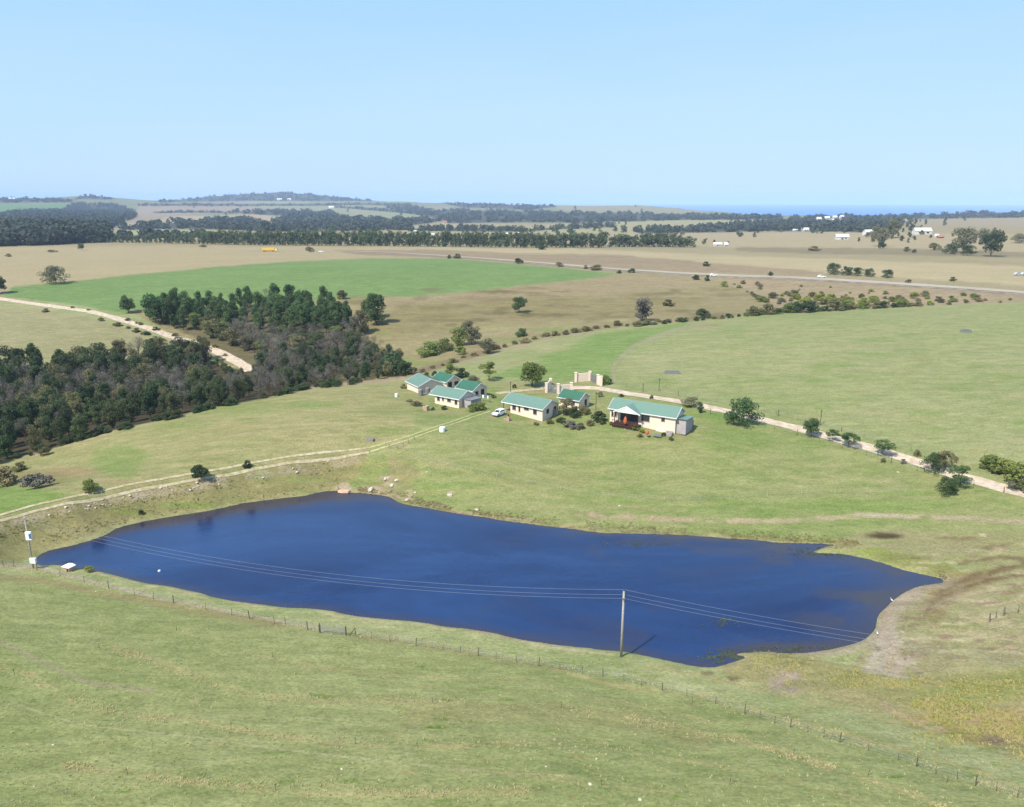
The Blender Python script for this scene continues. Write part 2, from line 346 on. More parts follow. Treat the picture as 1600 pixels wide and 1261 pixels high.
# middle distance
paint([(-400,384),(700,385),(800,392),(820,402),(700,404),(580,403),(450,408),(330,418),(200,430),(110,440),(20,448),(-400,470)], (202,186,148), (190,176,134), 2)
paint([(560,387),(900,388),(1100,398),(1300,404),(1700,420),(1700,452),(1300,428),(1100,414),(800,402),(700,402),(560,392)], (212,196,156), (198,184,144), 2)
paint([(520,390),(700,390),(800,396),(960,398),(1130,412),(1290,425),(1270,430),(1130,426),(960,420),(820,409),(700,403),(560,399)], (168,150,122), (182,164,132), 1.6)
paint([(1150,386),(1400,388),(1700,396),(1700,403),(1400,399),(1250,396),(1150,392)], (140,134,104), (165,150,118), 1.6, .8)
paint([(-300,470),(0,468),(20,448),(110,440),(200,430),(330,418),(450,409),(580,404),(700,404),(800,412),(900,421),(965,428),(930,435),(800,448),(680,462),(560,465),(480,470),(330,488),(230,490),(190,488),(100,474),(10,464)], (128,158,92), (142,170,104), 1.3, wob=.4)
paint([(-300,478),(0,474),(60,483),(150,497),(240,525),(310,547),(330,570),(0,580),(-300,600)], (168,166,118), (182,176,132), 2)
paint([(200,484),(330,486),(480,470),(560,466),(680,462),(930,435),(965,430),(1010,428),(1120,440),(1180,460),(1235,485),(1100,500),(930,515),(760,550),(650,595),(540,602),(400,590),(300,540)], (162,152,108), (178,166,124), 2)
paint([(820,446),(930,436),(1010,429),(1120,438),(1060,450),(900,462),(760,470),(600,480),(600,468),(680,463)], (172,156,120), (184,168,132), 3, .8)
paint([(640,470),(900,465),(1100,470),(1050,492),(850,500),(640,520),(560,520)], (152,142,94), (168,156,112), 6, .7)
paint([(1110,434),(1300,440),(1700,460),(1700,474),(1600,472),(1400,480),(1230,490),(1180,462)], (172,156,124), (190,172,138), 2)
# right-hand pasture
paint([(640,598),(700,570),(760,552),(930,516),(1100,501),(1230,490),(1400,481),(1700,470),(1900,470),(1900,800),(1600,765),(1430,718),(1260,668),(1100,630),(1000,612),(860,602),(700,600)], (158,172,108), (178,180,128), 1.5, wob=.4)
paint([(760,590),(830,566),(930,522),(1070,504),(1120,503),(1010,530),(970,560),(958,590),(880,594)], (138,164,92), (152,174,104), 4)
stroke([(961,592),(958,575),(972,556),(1000,536),(1060,514),(1110,506)], 5, (182,172,142), None, .7)
for k in range(5):
    stroke([(990,560 + 26 * k), (1200,548 + 30 * k), (1400,543 + 34 * k), (1620,540 + 38 * k)], 2.0, (188,182,136), None, .4, 3)
stroke([(640,600),(700,577),(760,556),(850,532),(930,518)], 6, (190,172,142), None, .7, 3, 1, (3, .3, .6))
stroke([(650,582),(720,560),(780,545)], 7, (150,128,104), None, .7, 4, 1)
# hill pasture in front of the valley wood
paint([(-500,850),(-300,730),(0,722),(75,705),(160,680),(330,640),(481,608),(560,600),(640,592),(690,640),(640,700),(577,706),(400,728),(300,746),(100,784),(0,812)], (160,168,104), (186,178,128), 1.5, wob=.3)
stroke([(0,720),(75,703),(160,678),(330,638),(481,607),(560,599),(640,592)], 4, (196,180,146), None, .6, 3, .6)
paint([(150,700),(200,690),(230,710),(215,740),(190,752),(150,735),(140,715)], (134,158,84), (150,168,96), 9, .7)
spot(490, 632, 50, 6, (142,168,90), None, .7); spot(380, 640, 90, 9, (150,168,96), None, .5)
spot(110, 738, 46, 10, (186,160,120), (182,164,122), .7); spot(60, 748, 60, 16, (160,140,105), (150,145,95), .7)
paint([(-200,770),(0,760),(60,762),(105,772),(60,795),(0,806),(-200,850)], (138,164,86), (150,172,96), 5)
stroke([(150,748),(190,752),(225,765)], 4, (196,168,134), None, .6, 3)
# pasture round the homestead, down to the water
paint([(577,706),(640,700),(650,640),(700,600),(860,602),(1000,612),(1100,632),(1260,672),(1430,722),(1600,772),(1900,850),(1900,880),(1600,856),(1300,848),(1180,846),(1120,840),(970,834),(840,820),(720,804),(640,790),(610,776),(540,768),(530,760)], (146,166,94), (172,174,118), 2)
paint([(780,640),(880,660),(1000,690),(1100,665),(1180,690),(1200,740),(1000,760),(850,720),(760,670)], (150,168,98), (168,172,112), 14, .6)
spot(1150, 690, 70, 22, (134,162,84), None, .5); spot(620, 640, 60, 10, (150,160,100), None, .6); spot(1120, 652, 24, 14, (128,162,78), None, .6)
spot(850, 750, 120, 18, (182,170,120), (160,168,104), .5); spot(1350, 790, 160, 14, (138,166,84), None, .5)
paint([(560,770),(540,755),(590,715),(640,715),(660,745),(640,765),(610,776)], (146,148,96), (170,160,116), 5, .8)
paint([(520,765),(530,740),(560,722),(600,712),(610,740),(590,758),(555,768)], (136,160,86), (150,168,96), 5, .7)
for pth in ([(690,690),(760,712),(850,742),(960,772)], [(640,715),(740,740),(860,775),(1000,792)], [(1090,700),(1200,735),(1330,770)], [(860,690),(960,705),(1080,700)], [(330,690),(430,668),(560,650)], [(180,690),(330,720),(420,708)], [(1000,640),(1090,680),(1250,720),(1400,760)]):
    stroke(pth, 1.6, (188,178,128), None, .45, 2, .5)
# worn ground about the homestead
for u, v, ru, rv in [(700,612,26,5),(735,630,22,5),(770,650,22,6),(790,640,16,6),(700,645,40,4),(830,660,40,3),(890,640,14,5),(925,645,20,5),(820,612,50,4),(870,618,30,4),(1000,676,50,5),(1060,684,20,5),(1010,688,34,4),(960,630,40,4),(905,604,22,5),(790,600,40,3)]:
    spot(u, v, ru, rv, (192,174,138), (170,160,112), .8, (1.6, .3, .6))
# dam wall
paint([(30,880),(62,862),(200,815),(400,783),(530,764),(560,740),(577,706),(400,729),(200,765),(60,794),(-60,824),(-200,860),(-200,890)], (150,152,98), (172,162,112), 2)
paint([(-60,830),(100,792),(300,752),(400,734),(577,709),(565,724),(480,738),(400,750),(300,768),(150,792),(0,828)], (212,198,170), (176,164,126), 3, .95, 1, (1.6, .3, .52))
stroke([(60,861),(120,846),(200,815),(300,799),(400,781),(530,765)], 6, (182,170,124), None, .6, 3, 1)
spot(300, 790, 60, 6, (128,158,72), None, .6); spot(200, 800, 40, 6, (140,154,80), None, .6)
# sandy edges of the water
stroke([(530,764),(610,773),(630,784),(680,793),(720,801),(780,809),(840,817),(900,825)], 5, (196,178,144), (178,160,124), .85, 3, 1)
stroke([(900,825),(970,831),(1050,834),(1180,843),(1260,846)], 5, (176,164,124), None, .7, 3, 1)
for u, v, ru, rv in [(605,747,14,4),(580,763,20,5),(610,757,14,4),(640,777,9,6),(705,771,7,4),(745,797,6,3),(640,767,8,3),(537,762,13,9),(680,790,20,3),(590,768,22,4)]:
    spot(u, v, ru, rv, (214,194,166), (196,176,146), .95)
stroke([(900,804),(960,806),(1060,812),(1160,814),(1260,812),(1340,806)], 6, (212,194,160), (188,166,134), .95, 3, 1, (2.5, .2, .5))
stroke([(1340,804),(1400,806),(1440,808),(1520,810),(1600,815)], 5, (222,206,176), (190,170,140), .95, 3, 1, (2.5, .2, .45))
paint([(1240,852),(1300,845),(1340,832),(1400,826),(1500,832),(1700,830),(1700,900),(1600,890),(1500,880),(1420,868),(1300,862)], (182,172,132), (164,166,108), 4, .9)
paint([(1290,862),(1400,860),(1480,880),(1520,905),(1480,905),(1400,886),(1340,866)], (150,160,88), (170,166,104), 4, .85)
spot(1362, 861, 32, 6, (150,168,78), (164,172,92), .8)
spot(1382, 837, 30, 6, (84,72,50), (110,94,66), .95)
paint([(1380,950),(1420,925),(1475,910),(1540,890),(1700,890),(1700,1045),(1500,1052),(1400,1062),(1330,1045),(1360,1000)], (166,168,116), (184,176,132), 4)
paint([(1480,895),(1540,888),(1560,905),(1520,925),(1480,950),(1470,985),(1440,960),(1450,925)], (156,134,94), (166,150,106), 9, .65)
stroke([(1455,915),(1500,908),(1560,892),(1620,880)], 6, (132,112,80), None, .7, 3, 1, (2, .3, .6)); stroke([(1450,930),(1500,922),(1560,905),(1620,893)], 5, (146,122,90), None, .7, 3, 1, (2, .3, .6))
stroke([(1470,906),(1478,914),(1445,920),(1410,932)], 5, (168,160,60), (180,140,80), .8, 3, 1)
paint([(1378,968),(1394,965),(1402,990),(1424,1015),(1424,1036),(1396,1056),(1348,1048),(1364,1015)], (186,176,150), (202,192,170), 5, .85)
paint([(1380,1035),(1430,1010),(1450,1030),(1410,1060),(1345,1052)], (206,192,172), (176,160,140), 4, .9, 1, (1.2, .3, .6))
paint([(1440,1010),(1560,1000),(1620,1010),(1620,1030),(1500,1046),(1430,1050)], (156,144,108), (170,160,120), 7, .6, 1, (3, .25, .6))
for p in ([(1440,950),(1530,925),(1620,905)], [(1500,960),(1600,985)], [(1460,980),(1620,1004)], [(1500,940),(1620,940)]):
    stroke(p, 5, (204,188,150), None, .6, 4, 1)
_r2 = random.Random(12)
for k in range(150):
    u = _r2.gauss(1396, 20); v = _r2.gauss(1020, 24)
    if v < 965 + abs(u - 1395) * .3: continue
    spot(u, v, _r2.uniform(3, 11), _r2.uniform(1, 3.2), _r2.choice([(212,200,180), (204,190,168), (140,122,104), (156,140,116), (160,160,112)]), None, _r2.uniform(.5, .95), (.8, .3, .55))
for k in range(150):
    u = _r2.uniform(1390, 1640); v = _r2.uniform(835, 1030); spot(u, v, _r2.uniform(8, 36), _r2.uniform(1.2, 4), _r2.choice([(216,202,164), (142,122,92), (152,160,98), (196,182,142), (162,140,112)]), None, _r2.uniform(.5, .95), (1.2, .3, .55))
for p_ in ([(1470,925),(1520,900),(1600,880)], [(1440,960),(1470,935),(1540,908),(1620,896)], [(1500,880),(1560,872),(1620,876)]):
    stroke(p_, 4, (128,106,78), None, .75, 4, 1.2, (1.5, .25, .55))
stroke([(p[0] + 5, p[1] + 2) for p in SHORE_PX[35:47]], 11, (176,160,134), (194,180,152), .8, 5, .8)
stroke([(1430,930),(1400,950),(1385,980),(1390,1010),(1400,1045)], 20, (182,166,142), (200,184,160), .8, 9, 1.2)
stroke([(1475,905),(1500,915),(1490,935),(1440,950)], 12, (164,146,116), (178,162,130), .6, 7, 1)
# pale trodden rim of the near bank
for a_, b_ in ((62, 66), (52, 61), (66, 78)):
    stroke([(p[0], p[1] + 3.5) for p in SHORE_PX[a_:b_ + 1]], 3.2, (206,194,150), None, .75, 2, .4, (1.6, .3, .55))
stroke([(p[0], p[1] - 2) for p in SHORE_PX[12:30]], 2.2, (112,98,70), None, .6, 1.6, .3, (2, .3, .6))
# marsh below the tail of the dam
paint([(1120,1045),(1165,1022),(1250,1022),(1330,1048),(1400,1062),(1500,1050),(1700,1034),(1700,1230),(1600,1185),(1530,1168),(1430,1130),(1340,1105),(1230,1078),(1150,1062)], (156,160,104), (184,172,124), 6)
paint([(1160,1020),(1240,1020),(1330,1045),(1400,1064),(1440,1100),(1400,1100),(1300,1060),(1200,1036)], (152,160,96), (166,158,108), 8, .6)
paint([(1420,1075),(1500,1062),(1620,1045),(1620,1085),(1500,1110),(1440,1105)], (160,164,88), (150,158,92), 10, .7)
paint([(1490,1120),(1560,1105),(1640,1100),(1640,1160),(1560,1150),(1500,1140)], (206,184,134), (178,158,110), 8, .85)
paint([(1400,1110),(1460,1120),(1540,1150),(1540,1166),(1460,1146),(1400,1124)], (172,154,82), (186,164,104), 6, .6)
spot(1560, 1156, 32, 10, (132,112,92), (150,134,104), .85); spot(1640, 1163, 30, 12, (120,104,84), None, .8)
spot(1232, 1066, 36, 20, (166,146,128), (196,178,158), .95, (1.0, .3, .6)); spot(1205, 1040, 18, 8, (176,166,130), None, .6)
spot(1140, 1063, 20, 7, (120,108,78), None, .8, (1, .3, .6)); spot(1105, 1052, 14, 4, (116,106,76), None, .7)
stroke([(1010,1040),(1080,1052),(1160,1072),(1240,1090),(1330,1108),(1430,1140)], 4, (186,172,124), None, .6, 4, 1)
stroke([(1380,1100),(1430,1128),(1470,1140)], 8, (196,176,142), None, .6, 5, 1)
# the near pasture
paint([(-900,960),(-300,905),(0,895),(200,925),(420,962),(480,985),(560,995),(700,1018),(850,1040),(1000,1062),(1160,1100),(1300,1130),(1480,1190),(1700,1260),(2300,1500),(2300,2600),(-1500,2600)], (153,166,101), (176,181,122), 3)
stroke([(-60,880),(60,888),(100,899),(170,915),(250,935),(330,950),(430,970),(500,982)], 4, (204,188,158), None, .85, 2.5, .5)
stroke([(-40,900),(60,907),(150,925),(230,940),(330,958),(440,978)], 8, (180,160,124), (164,158,104), .75, 4, .8)
stroke([(560,997),(640,1005),(760,1026),(880,1045)], 7, (172,164,112), None, .6, 5, 1)
stroke([(800,998),(850,1008),(900,1015)], 3, (214,200,160), None, .7, 2, .5); stroke([(730,990),(765,988),(800,998)], 5, (196,182,140), None, .7, 3, .5)
DEAD = (200,186,132)
for p, w, al in [
 ([(400,1023),(480,1039),(600,1055),(716,1058),(820,1060)], 3, .5),
 ([(180,1014),(280,1045),(400,1085),(544,1097),(676,1098),(860,1102),(1000,1118)], 6, .42),
 ([(0,1040),(60,1060),(130,1102),(200,1115),(300,1125),(400,1145),(492,1156),(555,1163),(730,1166),(860,1153),(960,1160)], 5, .5),
 ([(100,1198),(150,1204),(240,1214),(330,1225),(431,1236),(560,1242),(676,1240),(820,1236)], 6, .5),
 ([(965,1118),(1108,1146),(1250,1183),(1400,1232),(1500,1270)], 4, .5),
 ([(860,1040),(965,1072),(1108,1090),(1250,1130),(1380,1163),(1480,1190),(1620,1240)], 4, .55),
 ([(1000,1180),(1120,1195),(1260,1225),(1380,1262)], 4, .4),
 ([(276,983),(300,990)], 3, .6),
 ([(900,1090),(1050,1112),(1180,1160),(1300,1205)], 3, .4), ([(700,1200),(860,1215),(1060,1240)], 5, .35)]:
    stroke(p, w, DEAD, None, al * 1.25, w * 1.2, 1.2, (2.2, .2, .65))
stroke([(-20,1088),(0,1092),(92,1122),(149,1135),(315,1153),(400,1166),(515,1179),(630,1193),(760,1205),(900,1212)], 2.2, (200,194,148), None, .55, 1.5, .3)
stroke([(-20,992),(0,1003),(72,1037),(129,1063),(172,1072),(240,1080)], 5, (178,168,132), None, .75, 3, .5)
stroke([(640,1120),(800,1112),(1000,1130),(1100,1160)], 22, (172,164,110), None, .5, 18, 1)
_rr = random.Random(3)
for k in range(150):
    u = _rr.uniform(0, 1600); v = 1010 + 250 * _rr.random() ** .8 + max(0, u - 800) * .12
    if v > 1262: continue
    spot(u, v, _rr.uniform(5, 24), _rr.uniform(1.5, 4), _rr.choice([(196,184,130), (186,176,120), (122,150,66), (130,156,72), (168,158,108)]), None, _rr.uniform(.4, .9), (1.0, .3, .55))
for k in range(160):
    u = _rr.uniform(600, 1600); v = _rr.uniform(500, 830)
    spot(u, v, _rr.uniform(14, 60), _rr.uniform(2, 7), _rr.choice([(186,180,130), (134,162,84), (142,166,88), (176,172,116)]), None, _rr.uniform(.25, .6))
for k in range(90):
    u = _rr.uniform(560, 1180); v = 450 + 60 * _rr.random()
    spot(u, v, _rr.uniform(10, 40), _rr.uniform(1.5, 4), _rr.choice([(122,112,76), (174,158,122), (130,122,80), (140,120,92)]), None, _rr.uniform(.3, .6))
for k in range(50):
    u = _rr.uniform(0, 620); v = _rr.uniform(610, 780)
    spot(u, v, _rr.uniform(20, 60), _rr.uniform(3, 8), _rr.choice([(188,176,128), (146,164,90), (176,168,112)]), None, _rr.uniform(.2, .45))
# under the woods
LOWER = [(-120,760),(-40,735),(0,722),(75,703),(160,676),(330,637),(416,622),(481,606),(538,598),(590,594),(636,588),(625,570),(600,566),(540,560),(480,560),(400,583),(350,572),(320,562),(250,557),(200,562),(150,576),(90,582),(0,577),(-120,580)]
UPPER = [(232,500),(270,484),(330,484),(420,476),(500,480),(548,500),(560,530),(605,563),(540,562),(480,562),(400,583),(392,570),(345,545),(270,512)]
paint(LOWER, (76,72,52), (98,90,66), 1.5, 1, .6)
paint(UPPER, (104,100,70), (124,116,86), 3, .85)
spot(576, 562, 30, 9, (166,140,112), None, .8); spot(560, 588, 50, 7, (142,142,90), None, .7)
stroke([(480,605),(540,597),(600,592),(632,590)], 3.5, (206,178,148), None, .7, 2, 1, (2, .3, .6))

gcol = {'grass_a': CA.reshape(-1, 3), 'grass_b': CB.reshape(-1, 3)}
nr, nc = GX.shape
idx = np.arange(nr * nc).reshape(nr, nc)
q = np.stack([idx[:-1, :-1], idx[:-1, 1:], idx[1:, 1:], idx[1:, :-1]], -1).reshape(-1, 4)
wrap = np.stack([idx[:-1, -1], idx[:-1, 0], idx[1:, 0], idx[1:, -1]], -1).reshape(-1, 4)
q = q[:, ::-1]
gme = np_mesh('ground', np.stack([GX, GY, GZ], -1).reshape(-1, 3), q, gcol)

def ground_material():
    m = bpy.data.materials.new('pasture_ground'); m.use_nodes = True; n = m.node_tree.nodes; l = m.node_tree.links; b = n['Principled BSDF']
    b.inputs['Roughness'].default_value = 0.95; b.inputs['Specular IOR Level'].default_value = 0.1
    geo = n.new('ShaderNodeNewGeometry')
    def noise(scale, sx=1.0, det=5, rough=.6, rot=0.0):
        mp = n.new('ShaderNodeMapping'); mp.inputs['Scale'].default_value = (sx, 1, 1); mp.inputs['Rotation'].default_value = (0, 0, rot); l.new(geo.outputs['Position'], mp.inputs[0])
        t = n.new('ShaderNodeTexNoise'); t.inputs['Scale'].default_value = scale; t.inputs['Detail'].default_value = det; t.inputs['Roughness'].default_value = rough
        l.new(mp.outputs[0], t.inputs['Vector']); return t.outputs['Fac']
    def rng(x, a, b_, c=0, d=1):
        r = n.new('ShaderNodeMapRange'); r.inputs['From Min'].default_value = a; r.inputs['From Max'].default_value = b_; r.inputs['To Min'].default_value = c; r.inputs['To Max'].default_value = d
        l.new(x, r.inputs['Value']); return r.outputs[0]
    def math_(op, a, b_):
        k = n.new('ShaderNodeMath'); k.operation = op
        for i, s in enumerate((a, b_)):
            if isinstance(s, (int, float)): k.inputs[i].default_value = s
            else: l.new(s, k.inputs[i])
        return k.outputs[0]
    a1 = n.new('ShaderNodeAttribute'); a1.attribute_name = 'grass_a'; a2 = n.new('ShaderNodeAttribute'); a2.attribute_name = 'grass_b'
    big = noise(0.045, 0.55, 6, .65, .25); mid = noise(0.42, 0.35, 5, .65, .1); fine = noise(3.2, 0.8, 4, .7); far_ = noise(0.012, 0.6, 6, .7)
    s = math_('ADD', math_('MULTIPLY', rng(big, .40, .60), .5), math_('MULTIPLY', rng(mid, .38, .62), .45))
    s = math_('ADD', s, math_('MULTIPLY', rng(far_, .35, .65), .2))
    mx = n.new('ShaderNodeMix'); mx.data_type = 'RGBA'; l.new(s, mx.inputs['Factor']); l.new(a1.outputs['Color'], mx.inputs['A']); l.new(a2.outputs['Color'], mx.inputs['B'])
    # tussocks and bare specks
    v = math_('MULTIPLY', rng(fine, .34, .66, .76, 1.24), rng(mid, .34, .66, .91, 1.09))
    v = math_('MULTIPLY', v, rng(noise(0.9, .6, 5, .75),   .34, .66, .87, 1.13))
    mv = n.new('ShaderNodeVectorMath'); mv.operation = 'SCALE'; l.new(mx.outputs['Result'], mv.inputs[0]); l.new(v, mv.inputs['Scale'])
    l.new(mv.outputs[0], b.inputs['Base Color'])
    bp = n.new('ShaderNodeBump'); bp.inputs['Strength'].default_value = 0.7; bp.inputs['Distance'].default_value = 0.12; l.new(fine, bp.inputs['Height'])
    bp2 = n.new('ShaderNodeBump'); bp2.inputs['Strength'].default_value = 0.5; bp2.inputs['Distance'].default_value = 0.5; l.new(mid, bp2.inputs['Height']); l.new(bp.outputs[0], bp2.inputs['Normal'])
    l.new(bp2.outputs[0], b.inputs['Normal']); return m
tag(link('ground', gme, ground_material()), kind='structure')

# ------------------------------------------------------------------ dam water and the sea
def water_material(name, deep, shallows_and_reflection, rough, scale, bump):
    m = bpy.data.materials.new(name); m.use_nodes = True; n = m.node_tree.nodes; l = m.node_tree.links; b = n['Principled BSDF']
    b.inputs['Roughness'].default_value = rough; b.inputs['IOR'].default_value = 1.5; b.inputs['Specular IOR Level'].default_value = 0.5
    geo = n.new('ShaderNodeNewGeometry'); at = n.new('ShaderNodeAttribute'); at.attribute_name = 'shallows_and_reflection'
    mp = n.new('ShaderNodeMapping'); mp.inputs['Scale'].default_value = (.45, 1, 1); l.new(geo.outputs['Position'], mp.inputs[0])
    t = n.new('ShaderNodeTexNoise'); t.inputs['Scale'].default_value = .035; t.inputs['Detail'].default_value = 5; l.new(mp.outputs[0], t.inputs['Vector'])
    t.inputs['Roughness'].default_value = .7; t.inputs['Distortion'].default_value = .6
    r = n.new('ShaderNodeMapRange'); r.inputs['From Min'].default_value = .34; r.inputs['From Max'].default_value = .68; l.new(t.outputs['Fac'], r.inputs['Value'])
    mx = n.new('ShaderNodeMix'); mx.data_type = 'RGBA'; mx.inputs['A'].default_value = (*deep, 1); mx.inputs['B'].default_value = (deep[0] * 2.4 + .006, deep[1] * 5.0, deep[2] * 2.6, 1); l.new(r.outputs[0], mx.inputs['Factor'])
    m2 = n.new('ShaderNodeMix'); m2.data_type = 'RGBA'; l.new(at.outputs['Fac'], m2.inputs['Factor']); l.new(mx.outputs['Result'], m2.inputs['A']); m2.inputs['B'].default_value = (*shallows_and_reflection, 1)
    l.new(m2.outputs['Result'], b.inputs['Base Color'])
    rr_ = n.new('ShaderNodeMapRange'); rr_.inputs['From Min'].default_value = .35; rr_.inputs['From Max'].default_value = .65; rr_.inputs['To Min'].default_value = rough * .7; rr_.inputs['To Max'].default_value = rough * 2.2; l.new(t.outputs['Fac'], rr_.inputs['Value']); l.new(rr_.outputs[0], b.inputs['Roughness'])
    w = n.new('ShaderNodeTexNoise'); w.inputs['Scale'].default_value = scale; w.inputs['Detail'].default_value = 4; w.inputs['Roughness'].default_value = .6; l.new(geo.outputs['Position'], w.inputs['Vector'])
    bp = n.new('ShaderNodeBump'); bp.inputs['Strength'].default_value = bump; bp.inputs['Distance'].default_value = .06; l.new(w.outputs['Fac'], bp.inputs['Height']); l.new(bp.outputs[0], b.inputs['Normal'])
    return m
wx = np.arange(SHORE[:, 0].min() - 4, SHORE[:, 0].max() + 4, 0.8); wy = np.arange(SHORE[:, 1].min() - 4, SHORE[:, 1].max() + 4, 0.8)
WX, WY = np.meshgrid(wx, wy); ws = shore_dist(WX, WY)
wi = np.arange(WX.size).reshape(WX.shape); wq = np.stack([wi[:-1, :-1], wi[:-1, 1:], wi[1:, 1:], wi[1:, :-1]], -1)
keep = np.maximum.reduce([ws[:-1, :-1], ws[:-1, 1:], ws[1:, 1:], ws[1:, :-1]]) < 2.0
wq = wq[keep]; used = np.unique(wq); remap = np.full(WX.size, -1); remap[used] = np.arange(len(used))
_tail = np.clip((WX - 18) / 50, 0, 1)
_dam_reflection = sst(-WX, 18, 34) * sst(WY - (112 - .35 * (WX + 60)), 0, 12)  # brown band widened along the dam wall: the bank's reflection painted into the colour
sh = sst(ws, -2.2 - 7 * _tail - 6.0 * _dam_reflection, 0.3 - 2.4 * _dam_reflection) * (0.75 + .5 * fbm(WX / 3, WY / 3)) + .7 * sst(WX, -30, 60) * sst(-ws, 20, 2) * sst(fbm(WX / 7, WY / 3.5, 4) + .5, .46, .64)
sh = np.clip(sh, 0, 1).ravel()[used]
wme = np_mesh('dam_water', np.stack([WX.ravel()[used], WY.ravel()[used], np.zeros(len(used))], 1), remap[wq], {'shallows_and_reflection': np.stack([sh, sh, sh], 1)})
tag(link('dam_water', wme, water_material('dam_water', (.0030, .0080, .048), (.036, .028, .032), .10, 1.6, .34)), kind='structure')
_ang = np.radians(np.arange(-60, 61, 3)); SEA = -75.0
sv = []; 
for rr in (2500, 5000, 10000, 26000):
    for a in _ang: sv.append((rr * math.sin(a), rr * math.cos(a), SEA))
k = len(_ang); sq = np.array([(i * k + j, (i) * k + j + 1, (i + 1) * k + j + 1, (i + 1) * k + j) for i in range(3) for j in range(k - 1)])[:, ::-1]
tag(link('sea', np_mesh('sea', np.array(sv), sq), water_material('sea', (.008, .045, .20), (.008, .045, .20), .6, .02, .3)), kind='structure')

# ------------------------------------------------------------------ roads and tracks, draped on the ground
def ribbon(name, pts_px, width, m, off=0.05, split=None, step=1.2, wob=.12, pts_w=None):
    if pts_w is None:
        x, y, z = P([p[0] for p in pts_px], [p[1] for p in pts_px]); c = smooth_line(np.stack([x, y], 1), 40)
    else: c = pts_w
    seg = np.hypot(*np.diff(c, axis=0).T); s = np.concatenate([[0], np.cumsum(seg)]); t = np.arange(0, s[-1], step)
    c = np.stack([np.interp(t, s, c[:, 0]), np.interp(t, s, c[:, 1])], 1)
    tg = np.gradient(c, axis=0); tg /= np.hypot(tg[:, 0], tg[:, 1])[:, None] + 1e-9; nn = np.stack([-tg[:, 1], tg[:, 0]], 1)
    bands = [(-width / 2, width / 2)] if not split else [(-split - width / 2, -split + width / 2), (split - width / 2, split + width / 2)]
    vv = []; qq = []
    for a, b in bands:
        base = len(vv); K = 6
        for i in range(len(c)):
            for j in range(K):
                f = a + (b - a) * j / (K - 1)
                if j in (0, K - 1): f += wob * width * (float(fbm(np.array(i / 3.0), np.array(j * 7.7 + a * 3))) * 2)
                x, y = c[i] + nn[i] * f; vv.append((x, y, 0))
        qq += [(base + i * K + j, base + i * K + j + 1, base + (i + 1) * K + j + 1, base + (i + 1) * K + j) for i in range(len(c) - 1) for j in range(K - 1)]
    vv = np.array(vv); d = np.hypot(vv[:, 0], vv[:, 1]); vv[:, 2] = zat(vv[:, 0], vv[:, 1]) + off + np.maximum(d - 150, 0) * .0001
    o = link(name, np_mesh(name, vv, np.array(qq)[:, ::-1]), m); tag(o, kind='structure'); return o
gravel = mat('pale_gravel', lin((226,208,184), .68), .95, 1, .8, bump=.4, col2=lin((200,178,152), .62))
sandm = mat('pale_sand_track', lin((214,200,168), .62), .95, 1, 1.2, bump=.3, col2=lin((178,164,124), .6))
tarm = mat('weathered_tar', lin((190,180,160), .62), .9, 1, .05, col2=lin((182,168,146), .6))
ribbon('gravel_drive', [(846,604),(880,607),(905,606),(940,608),(1000,618),(1100,635),(1186,655),(1260,673),(1330,692),(1430,721),(1500,744),(1600,770),(1720,800),(1900,850),(2150,920)], 3.5, gravel)
ribbon('gravel_road', [(-120,455),(-40,462),(0,467),(70,477),(150,489),(200,503),(260,523),(310,538),(345,552),(372,566),(392,580)], 4.4, gravel, off=.05)
ribbon('dam_track', [(-140,845),(-60,824),(0,809),(50,795),(100,783),(200,763),(300,745),(400,727),(500,713),(577,703)], .6, sandm, split=.8, off=.06)
ribbon('grass_track', [(577,703),(610,693),(650,680),(700,663),(735,651),(768,640)], .45, mat('worn_grass', lin((214,210,150), .6), .95, 1, 2, col2=lin((180,186,116), .55)), split=.7, off=.05, wob=.4)
ribbon('tar_road', [(380,391),(560,393),(700,400),(800,407),(960,420),(1130,430),(1300,437),(1450,446),(1600,457),(1800,475)], 7.5, tarm, off=.10, step=3)
ribbon('road_shoulder', [(560,395.5),(700,402),(800,409.5),(960,423),(1130,433),(1300,440),(1450,449),(1600,460.5),(1800,479)], 5, mat('road_verge', lin((186,168,146), .52), .95, 1, .3), off=.06, step=3)
ribbon('village_path', [(775,615),(800,612),(830,609),(855,607)], 2.2, sandm, off=.05)

